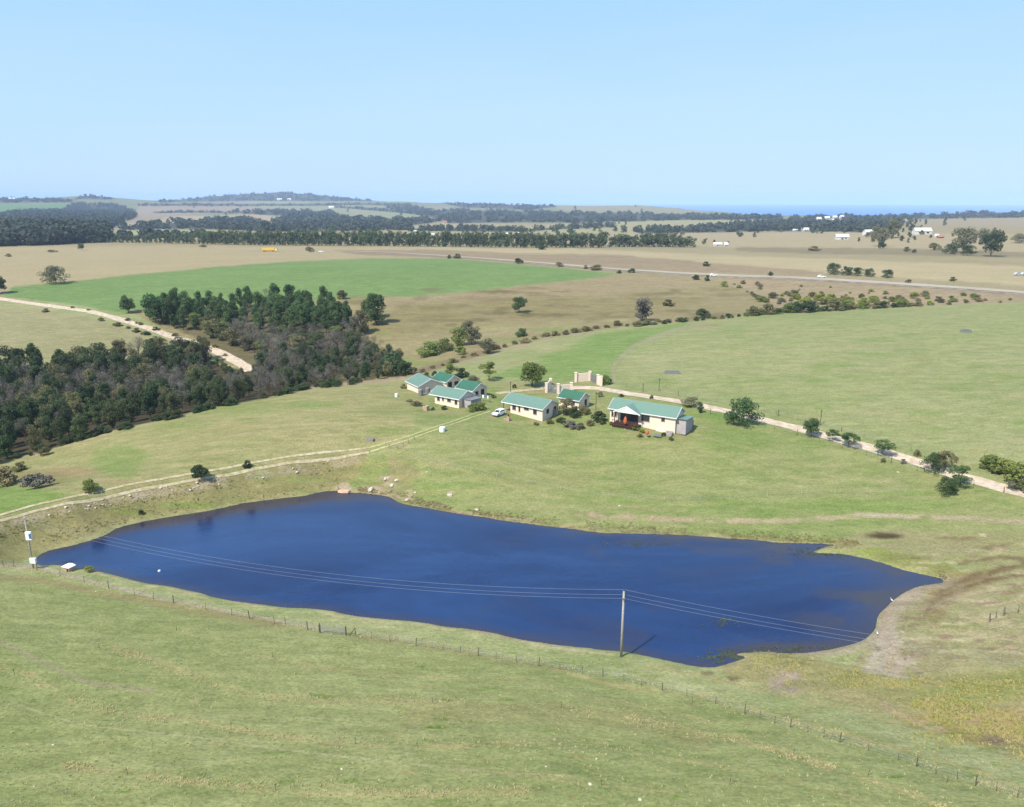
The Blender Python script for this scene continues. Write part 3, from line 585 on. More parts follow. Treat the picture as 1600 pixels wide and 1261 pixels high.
# ------------------------------------------------------------------ trees
class MB:
    """collects boxes, tubes and prisms for ONE mesh object"""
    def __init__(s): s.v = []; s.f = []
    def add(s, vs_, fs_):
        b = len(s.v); s.v += [tuple(p) for p in vs_]; s.f += [tuple(i + b for i in f) for f in fs_]; return s
    def box(s, x0, x1, y0, y1, z0, z1):
        return s.add([(x0,y0,z0),(x1,y0,z0),(x1,y1,z0),(x0,y1,z0),(x0,y0,z1),(x1,y0,z1),(x1,y1,z1),(x0,y1,z1)],
                     [(0,3,2,1),(4,5,6,7),(0,1,5,4),(1,2,6,5),(2,3,7,6),(3,0,4,7)])
    def prism(s, poly, axis, a, b):
        """outline in the plane across axis ('x','y','z'), extruded from a to b"""
        n = len(poly); mk = {'x': lambda p, t: (t, p[0], p[1]), 'y': lambda p, t: (p[0], t, p[1]), 'z': lambda p, t: (p[0], p[1], t)}[axis]
        return s.add([mk(p, a) for p in poly] + [mk(p, b) for p in poly],
                     [tuple(range(n))[::-1], tuple(range(n, 2 * n))] + [(i, (i + 1) % n, n + (i + 1) % n, n + i) for i in range(n)])
    def tube(s, pts, rad, k=6):
        pts = [Vector(p) for p in pts]; rad = rad if hasattr(rad, '__len__') else [rad] * len(pts); vs_ = []; fs_ = []
        for i, p in enumerate(pts):
            d = (pts[min(i + 1, len(pts) - 1)] - pts[max(i - 1, 0)]).normalized(); a = d.orthogonal().normalized()
            if abs(d.z) > .9: a = Vector((1, 0, 0)) - d * d.x; a.normalize()
            b = d.cross(a)
            for j in range(k):
                t = 2 * math.pi * j / k; vs_.append(p + (a * math.cos(t) + b * math.sin(t)) * rad[i])
        for i in range(len(pts) - 1):
            for j in range(k): fs_.append((i * k + j, i * k + (j + 1) % k, (i + 1) * k + (j + 1) % k, (i + 1) * k + j))
        fs_.append(tuple(range(k))[::-1]); fs_.append(tuple((len(pts) - 1) * k + j for j in range(k)))
        return s.add(vs_, fs_)
    def mesh(s, name, smooth=False):
        me = bpy.data.meshes.new(name); me.from_pydata(s.v, [], s.f); me.validate()
        import bmesh
        bm = bmesh.new(); bm.from_mesh(me); bmesh.ops.recalc_face_normals(bm, faces=bm.faces); bm.to_mesh(me); bm.free()
        if smooth: me.polygons.foreach_set('use_smooth', [True] * len(me.polygons))
        return me
    def build(s, name, m, parent=None, smooth=False): return link(name, s.mesh(name, smooth), m, parent)

def leaf_quads(cen, nor, size, rng, up=0.25, aspect=1.0):
    n = len(cen); nor = nor + rng.normal(0, .55, (n, 3)); nor[:, 2] += up; nor /= np.linalg.norm(nor, axis=1)[:, None]
    r = rng.normal(0, 1, (n, 3)); a = np.cross(nor, r); a /= np.linalg.norm(a, axis=1)[:, None]; b = np.cross(nor, a)
    sz = size * rng.uniform(.55, 1.35, n)[:, None]; a = a * sz; b = b * sz * aspect
    v = np.stack([cen - a - b * .6, cen + a * .7 - b, cen + a + b * .7, cen - a * .6 + b], 1).reshape(-1, 3)
    return v, np.arange(n * 4).reshape(n, 4)
def crown_lobes(kind, rng):
    L = []
    def put(x, y, z, r, f=.8): L.append((x, y, z, r, f))
    if kind == 'pine':
        for k in range(22):
            z = rng.uniform(.2, .93); w = .21 * (1.05 - ((z - .5) / .55) ** 2) ; a = rng.uniform(0, 6.3); put(w * math.cos(a) * .8, w * math.sin(a) * .8, z, rng.uniform(.10, .16))
        put(0, 0, .92, .09); put(0, 0, .7, .13)
    elif kind == 'gum':
        for k in range(24):
            z = rng.uniform(.14, .9); w = .33 * math.sqrt(max(.05, 1 - ((z - .58) / .42) ** 2)); a = rng.uniform(0, 6.3); q_ = rng.uniform(.3, 1) * w; put(q_ * math.cos(a), q_ * math.sin(a), z, rng.uniform(.12, .19))
    elif kind == 'bare':
        for k in range(14):
            z = rng.uniform(.35, .95); w = .36 * math.sqrt(max(.05, 1 - ((z - .6) / .42) ** 2)); a = rng.uniform(0, 6.3); put(w * math.cos(a), w * math.sin(a), z, rng.uniform(.10, .17), 1)
    elif kind == 'bush':
        for k in range(15):
            z = rng.uniform(.12, .78); w = .58 * math.sqrt(max(.05, 1 - (z / .9) ** 2)); a = rng.uniform(0, 6.3); q_ = rng.uniform(.2, 1) * w; put(q_ * math.cos(a), q_ * math.sin(a), z, rng.uniform(.17, .27))
    elif kind == 'flat':                                        # wind-shaped, layered
        for k in range(17):
            z = rng.choice([.48, .62, .75, .88]) + rng.uniform(-.04, .04); w = {0: .42, 1: .52, 2: .46, 3: .3}[int((z - .42) / .13) if z < .93 else 3]; a = rng.uniform(0, 6.3); q_ = rng.uniform(.35, 1) * w
            put(q_ * math.cos(a), q_ * math.sin(a), z, rng.uniform(.16, .23), .45)
        put(0, 0, .9, .14, .6)
    elif kind == 'wide':
        for k in range(34):
            z = rng.uniform(.16, .88); w = .72 * math.sqrt(max(.05, 1 - ((z - .35) / .6) ** 2)); a = rng.uniform(0, 6.3); q_ = rng.uniform(.3, 1) * w; put(q_ * math.cos(a), q_ * math.sin(a), z, rng.uniform(.17, .27), .6)
    elif kind == 'round':
        for k in range(20):
            z = rng.uniform(.3, .88); w = .42 * math.sqrt(max(.05, 1 - ((z - .58) / .4) ** 2)); a = rng.uniform(0, 6.3); q_ = rng.uniform(.4, 1) * w; put(q_ * math.cos(a), q_ * math.sin(a), z, rng.uniform(.15, .23), .8)
    return L
LEAF = {'pine': (2400, .019), 'gum': (2600, .019), 'bare': (1700, .027), 'bush': (1600, .034), 'flat': (2000, .022), 'wide': (2700, .025), 'round': (2600, .024)}
PROTO = {}
def proto(kind, i):
    if (kind, i) in PROTO: return PROTO[kind, i]
    rng = np.random.default_rng(100 * i + len(kind) + ord(kind[1]))
    L = crown_lobes(kind, rng); N, sz = LEAF[kind]; A = np.array(L)
    wt = A[:, 3] ** 2; pick = rng.choice(len(L), N, p=wt / wt.sum())
    d = rng.normal(0, 1, (N, 3)); d /= np.linalg.norm(d, axis=1)[:, None]; rr = rng.uniform(.45, 1.0, N) ** .5 * (1 + rng.normal(0, .08, N))
    off = d * (A[pick, 3] * rr)[:, None]; off[:, 2] *= A[pick, 4]
    c = A[pick, :3] + off
    v, f = leaf_quads(c, d.copy(), sz, rng, aspect=1.0 if kind != 'bare' else .12)
    v[:, 2] = np.maximum(v[:, 2], .01)
    crown = np_mesh('crown', v, f, smooth=False)
    mb = MB(); lean = rng.uniform(-.03, .03, 2); top = .82 if kind in ('pine',) else .55
    r0 = .018 if kind != 'bush' else .012
    mb.tube([(0, 0, -.04), (lean[0] * .4, lean[1] * .4, .2), (lean[0], lean[1], top * .7), (lean[0] * 1.2, lean[1] * 1.2, top)], [r0 * 1.3, r0, r0 * .7, r0 * .3], 6)
    for x, y, z, r, _ in L[:9 if kind != 'bare' else 14]:
        s = max(.08, z - .28) * .8; mb.tube([(lean[0] * .6, lean[1] * .6, s), (x * .5, y * .5, (s + z) / 2), (x, y, z)], [r0 * .5, r0 * .35, r0 * .12], 4)
        if kind == 'bare':
            for q_ in range(5):
                e = rng.normal(0, r * .8, 3); mb.tube([(x, y, z), (x + e[0], y + e[1], z + abs(e[2]))], [r0 * .14, r0 * .05], 3)
    trunk = mb.mesh('trunk')
    PROTO[kind, i] = (crown, trunk); return PROTO[kind, i]
GREEN = {'pine': mat('pine_foliage', lin((104,131,78), .85), .75, .8, 6, .26, trans=.42, col2=lin((71,94,62), .85)),
 'gum': mat('gum_foliage', lin((142,138,92), .85), .75, .8, 6, .26, trans=.42, col2=lin((104,104,78), .85)),
 'olive': mat('olive_foliage', lin((110,122,82), .66), .75, .8, 6, .28, trans=.42, col2=lin((92,102,68), .7)),
 'bare': mat('grey_twigs', lin((146,142,130), .56), .9, .8, 4, .2, col2=lin((128,124,110), .6)),
 'bush': mat('shrub_foliage', lin((139,153,81), .85), .75, .8, 5, .24, trans=.42, col2=lin((102,120,65), .85)),
 'lime': mat('yellow_green_foliage', lin((158,172,82), .7), .75, .7, 5, .15, trans=.42, col2=lin((161,167,71), .85)),
 'grey': mat('grey_green_foliage', lin((148,154,116), .7), .8, .7, 5, .2, trans=.42, col2=lin((145,135,110), .85)),
 'dark': mat('dark_foliage', lin((88,108,67), .85), .75, .8, 6, .2, trans=.42, col2=lin((63,81,54), .85)),
 'brown': mat('dry_shrub_foliage', lin((158,146,104), .62), .85, .7, 5, .2, col2=lin((126,116,80), .6)),
 'far': mat('windbreak_foliage', lin((108,122,86), .85), .8, .8, 3, .22, trans=.42, col2=lin((82,97,71), .85))}
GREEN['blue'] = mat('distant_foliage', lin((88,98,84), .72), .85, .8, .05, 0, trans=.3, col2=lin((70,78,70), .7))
BARK = mat('bark', lin((120,104,86), .5), .9, .8, 8, .15)
MESHMAT = {}
def with_mat(me, m):
    if (me.name, m.name) not in MESHMAT:
        c = me.copy(); c.materials.clear(); c.materials.append(m); MESHMAT[me.name, m.name] = c
    return MESHMAT[me.name, m.name]
def tree(name, label, cat, u, v, hpx, kind, col, i=0, wide=1.0, group=None, pos=None, h=None, parts=True):
    if pos is None: x, y, z = P1(u, v)
    else: x, y, z = pos
    if h is None: h = hpx * mpp(x, y, z) / math.cos(PITCH) * 1.0
    rz = random.uniform(0, 6.28); crown, trunk = proto(kind, i)
    t = thing(name, label, cat, (x, y, z), rz, group, (h * wide, h * wide, h))
    link('crown', with_mat(crown, GREEN[col]), None, t); link('trunk', with_mat(trunk, BARK), None, t)
    return t
def where(u, cuts, names):
    return names[int(np.searchsorted(cuts, u))]
def scatter_world(poly_px, spacing, seed):
    """points about `spacing` metres apart over a patch of ground whose outline was traced"""
    p = np.array(poly_px, float); x, y, z = P(p[:, 0], p[:, 1]); poly = np.stack([x, y], 1); rng = random.Random(seed); out = []
    cell = {}
    X0, X1, Y0, Y1 = x.min(), x.max(), y.min(), y.max(); n = int((X1 - X0) * (Y1 - Y0) / spacing ** 2 * 7)
    cx = np.array([rng.uniform(X0, X1) for _ in range(n)]); cy = np.array([rng.uniform(Y0, Y1) for _ in range(n)]); ins = inpoly(cx, cy, poly)
    for a, b in zip(cx[ins], cy[ins]):
        i, j = int(a // spacing), int(b // spacing)
        if any(math.hypot(a - q0, b - q1) < spacing for di in (-1, 0, 1) for dj in (-1, 0, 1) for q0, q1 in cell.get((i + di, j + dj), ())): continue
        cell.setdefault((i, j), []).append((a, b)); out.append((a, b))
    return out
rt = random.Random(21)
_gx, _gy, _ = P([200,230,260,285,310,328,345,358,372,382,392], [503,513,523,530,538,545,552,559,566,573,580]); GRP = smooth_line(np.stack([_gx, _gy], 1), 6)
# the valley wood (lower edge) - dull gums and grey bare trees
low = scatter_world(LOWER, 4.05, 5); print('lower wood', len(low))
for a, b in low:
    z = float(zat(a, b)); u, v = [float(q_) for q_ in project(a, b, z)]
    if u < -60: continue
    edge = v > np.interp(u, [0, 75, 160, 330, 481, 636], [690, 680, 655, 618, 592, 580])
    PW = where(u, [90, 190, 300, 400, 500], ['left edge', 'left part', 'centre left', 'centre right', 'below the gravel road end', 'right end']) + (', near row' if v > np.interp(u, [0, 636], [655, 580]) else ', far row')
    greyzone = np.interp(u, [0, 330], [612, 596]) < v + 16 * float(fbm(np.array(a / 15), np.array(b / 15))) < np.interp(u, [0, 330], [668, 622]) or (u > 400 and not edge and fbm(np.array(a / 20), np.array(b / 20)) > 0)
    hh = rt.uniform(6.4, 9.2) * (1.12 if v < 600 and u < 420 else 1) * (.82 if u > 480 else 1) * (.75 if edge else 1)
    if 325 < u < 402 and 548 < v < 612: hh *= .42
    if np.hypot(*(np.array(GRP) - (a, b)).T).min() < 5.5: continue
    if rt.random() < (.6 if greyzone else .09): tree('bare_tree', 'leafless grey tree in the valley wood, ' + PW, 'tree', 0, 0, 0, 'bare', 'bare', rt.randrange(3), .9, 'bare trees in the valley wood', (a, b, z), hh)
    elif rt.random() < .68: tree('gum_tree', ('olive tree edging the valley wood, ' if edge else 'olive tree inside the valley wood, ') + PW, 'tree', 0, 0, 0, 'gum', 'olive' if rt.random() < .65 else 'gum', rt.randrange(4), rt.uniform(.64, .92), 'olive trees of the valley wood', (a, b, z), hh)
    else: tree('pine_tree', ('dark pine edging the valley wood, ' if edge else 'dark pine inside the valley wood, ') + PW, 'tree', 0, 0, 0, 'pine', 'dark', rt.randrange(4), rt.uniform(.75, 1.0), 'pines of the valley wood', (a, b, z), hh * 1.06)
# the pine grove above it
up = scatter_world(UPPER, 4.4, 9); print('upper', len(up))
for a, b in up:
    z = float(zat(a, b)); u, v = [float(q_) for q_ in project(a, b, z)]
    if np.hypot(*(np.array(GRP) - (a, b)).T).min() < 6.5: continue
    PG = where(u, [290, 340, 390, 440, 490, 540], ['left end by the gravel road', 'left part', 'left of the middle', 'in the middle', 'right of the middle', 'right part', 'right end']) + where(v, [495, 510, 525, 545], [', rearmost rows', ', rear rows', ', middle rows', ', front rows', ', frontmost rows'])
    if v < 524 + 22 * float(fbm(np.array(a / 14), np.array(b / 14))) and u < 560 and rt.random() < .93:
        tree('pine_tree', 'rounded dark pine of the grove, ' + PG, 'tree', 0, 0, 0, 'pine', 'pine', rt.randrange(4), rt.uniform(.68, .98), 'pines of the grove', (a, b, z), rt.uniform(5.8, 11.5))
    elif rt.random() < .55:
        tree('bare_tree', 'leafless grey tree below the pine grove, ' + PG, 'tree', 0, 0, 0, 'bare', 'bare', rt.randrange(3), 1.2, 'bare trees below the pine grove', (a, b, z), rt.uniform(5.5, 8.5))
    else:
        tree('gum_tree', 'olive tree below the pine grove, ' + PG, 'tree', 0, 0, 0, 'gum', rt.choice(['olive', 'gum', 'bush']), rt.randrange(4), rt.uniform(1.1, 1.4), 'olive trees below the pine grove', (a, b, z), rt.uniform(4.5, 8))
# trees one can single out
for a in [
 ('round_tree','round grey-green tree alone where the straw field meets the green crop','tree',88,443,28,'wide','grey',0,.95),
 ('round_tree','dark tree cut by the left edge, above the gravel road','tree',-3,459,27,'round','dark',1,.9),
 ('pine_tree','small dark tree at the far left end of the straw field','tree',127,391,11,'round','dark',2,.9),
 ('gum_tree','lone tree at the lower corner of the green crop, beside the gravel road','tree',201,489,29,'round','pine',3,.85),
 ('gum_tree','tall dark tree with a low fork beside the gravel road, left of the grove','tree',243,505,46,'round','pine',1,.75),
 ('gum_tree','broad dark tree right of the forked tree by the gravel road','tree',258,507,40,'round','dark',2,.75),
 ('pine_tree','tall pine standing apart at the right of the grove, on the brown slope','tree',588,508,48,'pine','pine',1,1.1),
 ('pine_tree','shorter pine just behind the tall lone pine at the right of the grove','tree',580,498,38,'pine','pine',2,1.2),
 ('pine_tree','slender pine just left of the tall lone pine','tree',530,507,36,'pine','pine',3,1.2),
 ('pine_tree','light green pine between the grove and the tall lone pine','tree',564,522,36,'pine','gum',0,1.3),
 ('shrub','rounded shrub on the lower edge of the green crop, right of the grove','shrub',536,467,15,'bush','gum',0,1.0),
 ('pine_tree','lone dark pine in the middle of the brown slope','tree',811,489,24,'round','pine',0,.95),
 ('gum_tree','upright tree with a grey flank at the foot of the brown slope','tree',737,539,38,'gum','grey',1,1.0),
 ('gum_tree','dark upright tree left of the grey-flanked one at the foot of the brown slope','tree',718,540,29,'gum','bush',2,1.2),
 ('shrub','large low green shrub at the foot of the brown slope','shrub',672,556,24,'bush','bush',1,1.3),
 ('shrub','green shrub behind the large low one at the foot of the brown slope','shrub',694,548,20,'bush','bush',2,1.2),
 ('shrub','small shrub by the path bank above the homestead','shrub',719,554,14,'bush','bush',0,1.2),
 ('shrub','dark pointed shrub on the pasture edge above the homestead','shrub',762,553,24,'gum','grey',3,1.4),
 ('shrub','small round shrub on the lower right of the brown slope','shrub',815,526,14,'bush','pine',1,1.1),
 ('shrub','dark shrub mass at the right end of the valley wood','shrub',612,585,36,'bush','dark',2,1.1),
 ('shrub','dark spreading shrub above the leftmost house','shrub',636,585,20,'bush','dark',1,1.2),
 ('umbrella_tree','flat layered tree with a bare trunk behind the homestead','tree',764,595,30,'flat','bush',0,.85),
 ('umbrella_tree','large flat crowned tree behind the homestead, nearest the entrance walls','tree',831,604,39,'round','bush',1,1.02),
 ('round_tree','green tree behind the second house from the left','tree',704,588,20,'round','bush',0,1.0),
 ('round_tree','low dark tree right of the green one behind the second house from the left','tree',721,590,17,'bush','dark',1,1.1),
 ('shrub','small dark shrub between the two leftmost houses','shrub',666,590,9,'bush','dark',2,.9),
 ('shrub','small dark shrub behind the two leftmost houses, right of another one','shrub',678,588,9,'bush','dark',0,.9),
 ('shrub','grey shrub behind the third house roof','shrub',740,598,13,'bush','grey',0,1.3),
 ('shrub','dark shrub beside the right entrance pillar','shrub',946,600,15,'bush','bush',2,1.0),
 ('pine_tree','broad dark tree standing on the near side of the gravel drive','tree',1160,663,46,'wide','pine',2,.82),
 ('shrub','thin dark tree between the drive and the big house','tree',1094,645,17,'gum','dark',2,.8),
 ('pine_tree','lone tall tree in the drive verge, first of the row from the left','tree',1267,683,33,'round','pine',1,.8),
 ('pine_tree','smallest tree in the row along the gravel drive','tree',1300,690,22,'flat','pine',0,.95),
 ('pine_tree','rounded tree on a thin trunk in the row along the drive, right of the smallest','tree',1326,699,26,'flat','pine',1,1.2),
 ('pine_tree','spreading tree on a thin trunk along the drive, before the thickest pair','tree',1378,711,27,'flat','pine',2,1.25),
 ('pine_tree','thick dark tree leaning over the drive at the right','tree',1455,738,34,'wide','pine',0,.75),
 ('pine_tree','ragged dark tree over the drive right of the thick leaning one','tree',1476,736,36,'flat','gum',1,.9),
 ('pine_tree','ragged tree at the drive edge, upper of the lowest pair at the right','tree',1499,762,40,'flat','pine',0,.9),
 ('pine_tree','dark low tree in front of the drive, lowest tree at the right','tree',1478,772,32,'wide','pine',1,.75),
 ('shrub','small shrub on the near verge of the drive','shrub',1379,722,8,'bush','grey',0,1.0),
 ('shrub','small shrub on the near verge of the drive, below the thick leaning tree','shrub',1411,724,9,'bush','grey',1,1.0),
 ('shrub','small upright shrub on the far verge of the drive','shrub',1433,713,13,'bush','gum',2,.8),
 ('shrub','dark thicket cut by the right edge of the picture above the drive','shrub',1550,733,28,'bush','bush',0,1.2),
 ('shrub','dark thicket above the drive, second from the right edge','shrub',1572,742,30,'bush','bush',1,1.2),
 ('shrub','dark thicket above the drive at the right edge, in front of the other two','shrub',1592,758,42,'bush','bush',2,1.1),
 ('shrub','grey-green shrub below the dark thickets at the right edge','shrub',1597,765,24,'bush','grey',2,1.4),
 ('round_tree','dark round bush on the hill pasture, just above the dam track','bush',315,747,24,'bush','dark',0,1.0),
 ('shrub','small round bush at the dam track, right of the larger bush','bush',386,731,13,'bush','dark',1,.8),
 ('shrub','low spreading dark bush left of the dam track','bush',140,767,19,'bush','bush',2,1.1),
 ('shrub','small bush at the foot of the valley wood','bush',70,711,15,'bush','gum',0,1.0),
 ('shrub','grey leafless thicket on the left, beyond the dam wall','thicket',60,762,24,'bush','bare',0,1.5),
 ('shrub','reddish grey thicket cut by the left edge','thicket',12,757,30,'bush','brown',1,1.1),
 ('shrub','pale green scrub left of the valley wood corner','shrub',32,735,14,'bush','gum',1,1.3),
 ('shrub','tiny dark bush on the dam wall above the water','bush',221,803,8,'bush','dark',0,.9),
 ('shrub','small lime green bush at the water edge beside the pump hut','bush',140,894,11,'bush','lime',0,1.0),
 ('round_tree','large dark thicket of trees by the highway at the right','tree',1303,429,18,'wide','dark',0,.8),
 ('round_tree','dark tree joined to the large roadside thicket, second from its left','tree',1322,430,14,'wide','dark',1,.9),
 ('round_tree','dark tree in the middle of the roadside thicket','tree',1340,431,13,'wide','dark',2,.9),
 ('round_tree','dark tree right of the middle in the roadside thicket','tree',1358,432,13,'wide','dark',1,.9),
 ('round_tree','rounded dark tree at the right end of the roadside thicket','tree',1385,434,13,'wide','dark',0,.9),
 ('gum_tree','tall grey tree group in the pale fields at the far right','tree',1505,395,37,'round','grey',0,1.05),
 ('gum_tree','dark low tree left of the tall grey one at the far right','tree',1484,397,16,'wide','dark',1,1.0),
 ('gum_tree','dark low tree under the tall grey one at the far right','tree',1512,399,16,'wide','dark',2,1.0),
 ('gum_tree','broad dark crowned tree leaning right in the pale fields','tree',1548,401,40,'round','dark',1,.85),
 ('gum_tree','short tree at the foot of the broad leaning tree','tree',1540,380,22,'round','grey',2,1.0),
 ('gum_tree','wide low tree at the far right edge before the pale field','tree',1592,380,15,'wide','grey',0,1.1),
 ('gum_tree','tall grey tree left of the pale green roofed barn','tree',1373,385,34,'round','grey',3,.75),
 ('gum_tree','tall grey tree between the white barn and the green roofed barn','tree',1394,372,30,'round','grey',1,.7),
 ('shrub','dark shrub below the tall grey tree near the barns','shrub',1379,388,11,'bush','dark',0,1.0),
 ('shrub','round shrub on the field edge below the pale green roofed barn','shrub',1416,393,8,'bush','gum',1,1.2),
 ('shrub','small round shrub on the field edge right of another below the barn','shrub',1428,395,6,'bush','gum',2,1.0),
 ('shrub','pointed dark shrub left of the low trees at the far right','shrub',1460,391,12,'bush','gum',0,1.2),
 ('shrub','brown mound of scrub on the dark strip behind the pale field','shrub',1273,392,8,'bush','brown',1,1.8),
 ('shrub','small round bush on the pale field above the highway','shrub',1104,416,8,'bush','dark',1,1.1),
 ('shrub','small round bush on the highway verge, left of the white car and tree thicket','shrub',1204,431,7,'bush','dark',2,1.0),
 ('shrub','low bush on the highway verge right of the tree thicket','shrub',1419,442,6,'bush','gum',0,1.2),
 ('shrub','low bush on the pale field near the silver cars','shrub',1488,439,7,'bush','gum',1,1.4),
 ('shrub','dark bush on the straw field right of the yellow lorry','shrub',484,394,9,'bush','gum',0,1.3),
 ('shrub','bush on the straw field above the green crop','shrub',714,404,8,'bush','gum',1,1.2),
 ('shrub','small bush left of another bush above the green crop','shrub',702,404,6,'bush','dark',2,1.0),
 ('shrub','dark bush on the upper edge of the crop','shrub',811,412,9,'bush','dark',0,1.2),
 ('shrub','green bush in front of the long windbreak at its middle','tree',846,390,14,'bush','dark',1,1.0),
 ('shrub','olive bush at the right tip of the green crop','shrub',931,422,9,'bush','gum',2,1.7),
 ('shrub','grey bush on the crop edge left of the olive bush','shrub',874,417,8,'bush','grey',0,1.3),
 ('shrub','small dark bush on the crop edge, right of the grey one','shrub',915,420,6,'bush','gum',1,1.2),
 ('shrub','dark bush just right of the green crop tip','shrub',986,426,7,'bush','dark',0,1.5),
 ('shrub','flat dark bush at the very tip of the green crop','shrub',968,427,5,'bush','dark',1,1.6),
 ('shrub','dark bush by the highway below the white car','shrub',1088,437,8,'bush','dark',2,1.3),
 ('shrub','upright dark bush under the white highway car','shrub',1105,439,10,'bush','dark',1,.7),
 ('shrub','olive bush on the scrub slope below the highway, leftmost','shrub',1131,448,9,'bush','lime',0,1.1),
 ('shrub','dark round bush on the shady low corner of the brown slope','shrub',1098,497,15,'bush','dark',0,1.3),
 ('gum_tree','grey leafless tree at the right end of the brown slope','tree',1004,502,36,'gum','bare',0,1.1),
 ('shrub','green bush right of the grey leafless tree on the brown slope','shrub',1045,478,11,'bush','gum',1,1.3),
 ('shrub','low flat scrub patch at the top left of the straw field','shrub',82,394,4,'bush','brown',0,3.0),
 ('shrub','low scrub patch at the left edge of the straw field','shrub',14,401,5,'bush','brown',1,1.8),
 ('shrub','low brown scrub at the foot of the windbreak, left','shrub',318,386,4,'bush','brown',2,2.6),
 ('shrub','grey-green shrub in front of the fourth house gable','shrub',738,642,13,'bush','bush',0,1.3),
 ('shrub','darker shrub left of the white car, before the house gable','shrub',751,641,14,'bush','bush',1,1.1),
 ('shrub','small round shrub under the wall of the front left house','shrub',694,640,7,'bush','dark',2,1.1),
 ('shrub','small shrub left of the round one under the front left house','shrub',676,641,5,'bush','dark',0,1.1),
 ('shrub','grey shrub left of the front left house','shrub',650,634,8,'bush','grey',1,1.8),
 ('shrub','tall olive shrub between the middle house and the small green roofed house','shrub',885,648,26,'gum','gum',0,1.3),
 ('shrub','dark garden shrub right of the middle house','shrub',897,651,18,'bush','dark',1,1.0),
 ('shrub','garden shrub in front of the small house gable','shrub',912,647,15,'bush','gum',2,1.0),
 ('shrub','large dark garden shrub left of the big house deck','shrub',935,660,18,'bush','dark',0,1.2),
 ('shrub','tangled grey garden shrub below the middle house','shrub',893,668,12,'bush','bare',1,1.6),
 ('shrub','low olive garden shrub below the middle house gable','shrub',858,661,7,'bush','gum',2,1.6),
 ('shrub','grey-green garden shrub, lowest in the garden','shrub',905,670,10,'bush','grey',0,1.3),
 ('shrub','round green shrub before the deck of the big house','shrub',994,672,10,'bush','bush',1,1.0),
 ('shrub','small shrub on the left of the deck of the big house','shrub',965,663,7,'bush','bush',2,1.1),
 ('shrub','small grey shrub at the corner of the big house','shrub',1063,676,9,'bush','grey',1,.8),
 ('shrub','small reddish shrub at the drive above the big house','shrub',937,620,9,'bush','brown',0,.9),
 ('shrub','grey dome shaped bush behind the right end of the big house','shrub',1078,634,15,'bush','grey',2,1.5),
 ('shrub','low bush left of the deck, beside the white chair','shrub',956,664,6,'bush','brown',0,1.2),
 ('shrub','low shrub on the lawn under the middle house','shrub',838,664,5,'bush','gum',0,1.5),
 ('shrub','flat dark shrub right of the middle house corner','shrub',877,660,9,'bush','dark',2,1.4),
 ('shrub','pale green garden shrub between the middle and the big house','shrub',921,664,9,'bush','gum',1,1.4),
 ('shrub','small round shrub under the deck corner','shrub',1003,676,7,'bush','lime',0,1.0),
 ('shrub','brown garden shrub left of the second parasol','shrub',1000,683,6,'bush','brown',2,1.3),
 ('shrub','low dark shrub right of the second parasol','shrub',1036,681,6,'bush','dark',0,1.2),
 ('shrub','small shrub at the foot of the big house steps','shrub',1048,688,6,'bush','gum',2,1.1),
 ('shrub','brown shrub at the left side of the leftmost house','shrub',631,607,8,'bush','brown',1,1.0),
 ('shrub','low scrub patch on the lawn left of the pale crate','shrub',640,628,5,'bush','grey',0,1.8),
 ('shrub','small shrub right of the third small house gable','shrub',771,622,6,'bush','gum',0,1.2),
 ('shrub','small bush on the pale path behind the homestead','shrub',803,606,6,'bush','dark',0,1.1),
 ('shrub','small dark shrub at the drive behind the big house','shrub',1018,623,6,'bush','dark',1,.9),
 ('shrub','small dark shrub at the drive above the small green roofed house','shrub',898,615,6,'bush','dark',2,1.2),
 ('shrub','small dark shrub at the drive above the big house roof','shrub',971,620,5,'bush','dark',2,1.4)]:
    nm, lb, ct, u, v, hp, kd, cl, i, w = a; hp *= .9 if u > 1150 and v > 640 else 1; tree(nm, lb, ct, u, v, hp, kd, cl, i, w)
# bank of low dark shrubs along the top edge of the right-hand pasture, and the scrub below the highway
for k in range(34):
    u = 1010 + k * 12.8 + rt.uniform(-4, 4); v = float(np.interp(u, [930, 1100, 1230, 1400, 1450], [516, 500.5, 489.5, 480.5, 478])) + rt.uniform(-1, 0)
    tree('shrub', 'dark shrub in the hedge above the right-hand pasture, ' + where(u, [1100, 1170, 1250, 1330, 1400], ['at the tip of the brown slope', 'low left stretch', 'left of the tallest bushes', 'among the tallest bushes', 'right of the tallest bushes', 'right end']), 'shrub', u, v, rt.uniform(4, 8) if u < 1170 else rt.uniform(9, 20) if u < 1330 else rt.uniform(6, 13), 'bush', rt.choice(['dark', 'bush', 'gum']), rt.randrange(3), rt.uniform(1, 1.5), 'shrubs along the upper pasture edge')
for a, b in scatter_world([(1125,440),(1200,446),(1330,450),(1500,462),(1620,472),(1440,478),(1330,484),(1235,489),(1200,478),(1170,460)], 5.4, 31):
    z = float(zat(a, b)); u, v = [float(q_) for q_ in project(a, b, z)]
    dense = sst(np.array(v), 452, 470)
    if rt.random() > .45 + .4 * float(dense): continue
    tree('shrub', 'scrub bush below the highway, ' + where(v, [450, 458, 466, 474], ['top row', 'upper rows', 'middle rows', 'lower rows', 'lowest row']) + where(u, [1200, 1270, 1340, 1420, 1500], [', left end', ', left part', ', below the dark thicket', ', right of the dark thicket', ', right part', ', right end']), 'shrub', 0, 0, 0, 'bush', rt.choice(['lime', 'gum', 'bush', 'grey', 'brown', 'brown'] if v < 462 or u > 1400 else ['lime', 'lime', 'bush', 'gum', 'gum', 'grey']), rt.randrange(3), rt.uniform(1.1, 1.7), 'scrub bushes below the highway', (a, b, z), rt.uniform(1.0, 3.4) * (1.05 if v > 462 and u < 1450 else .7))
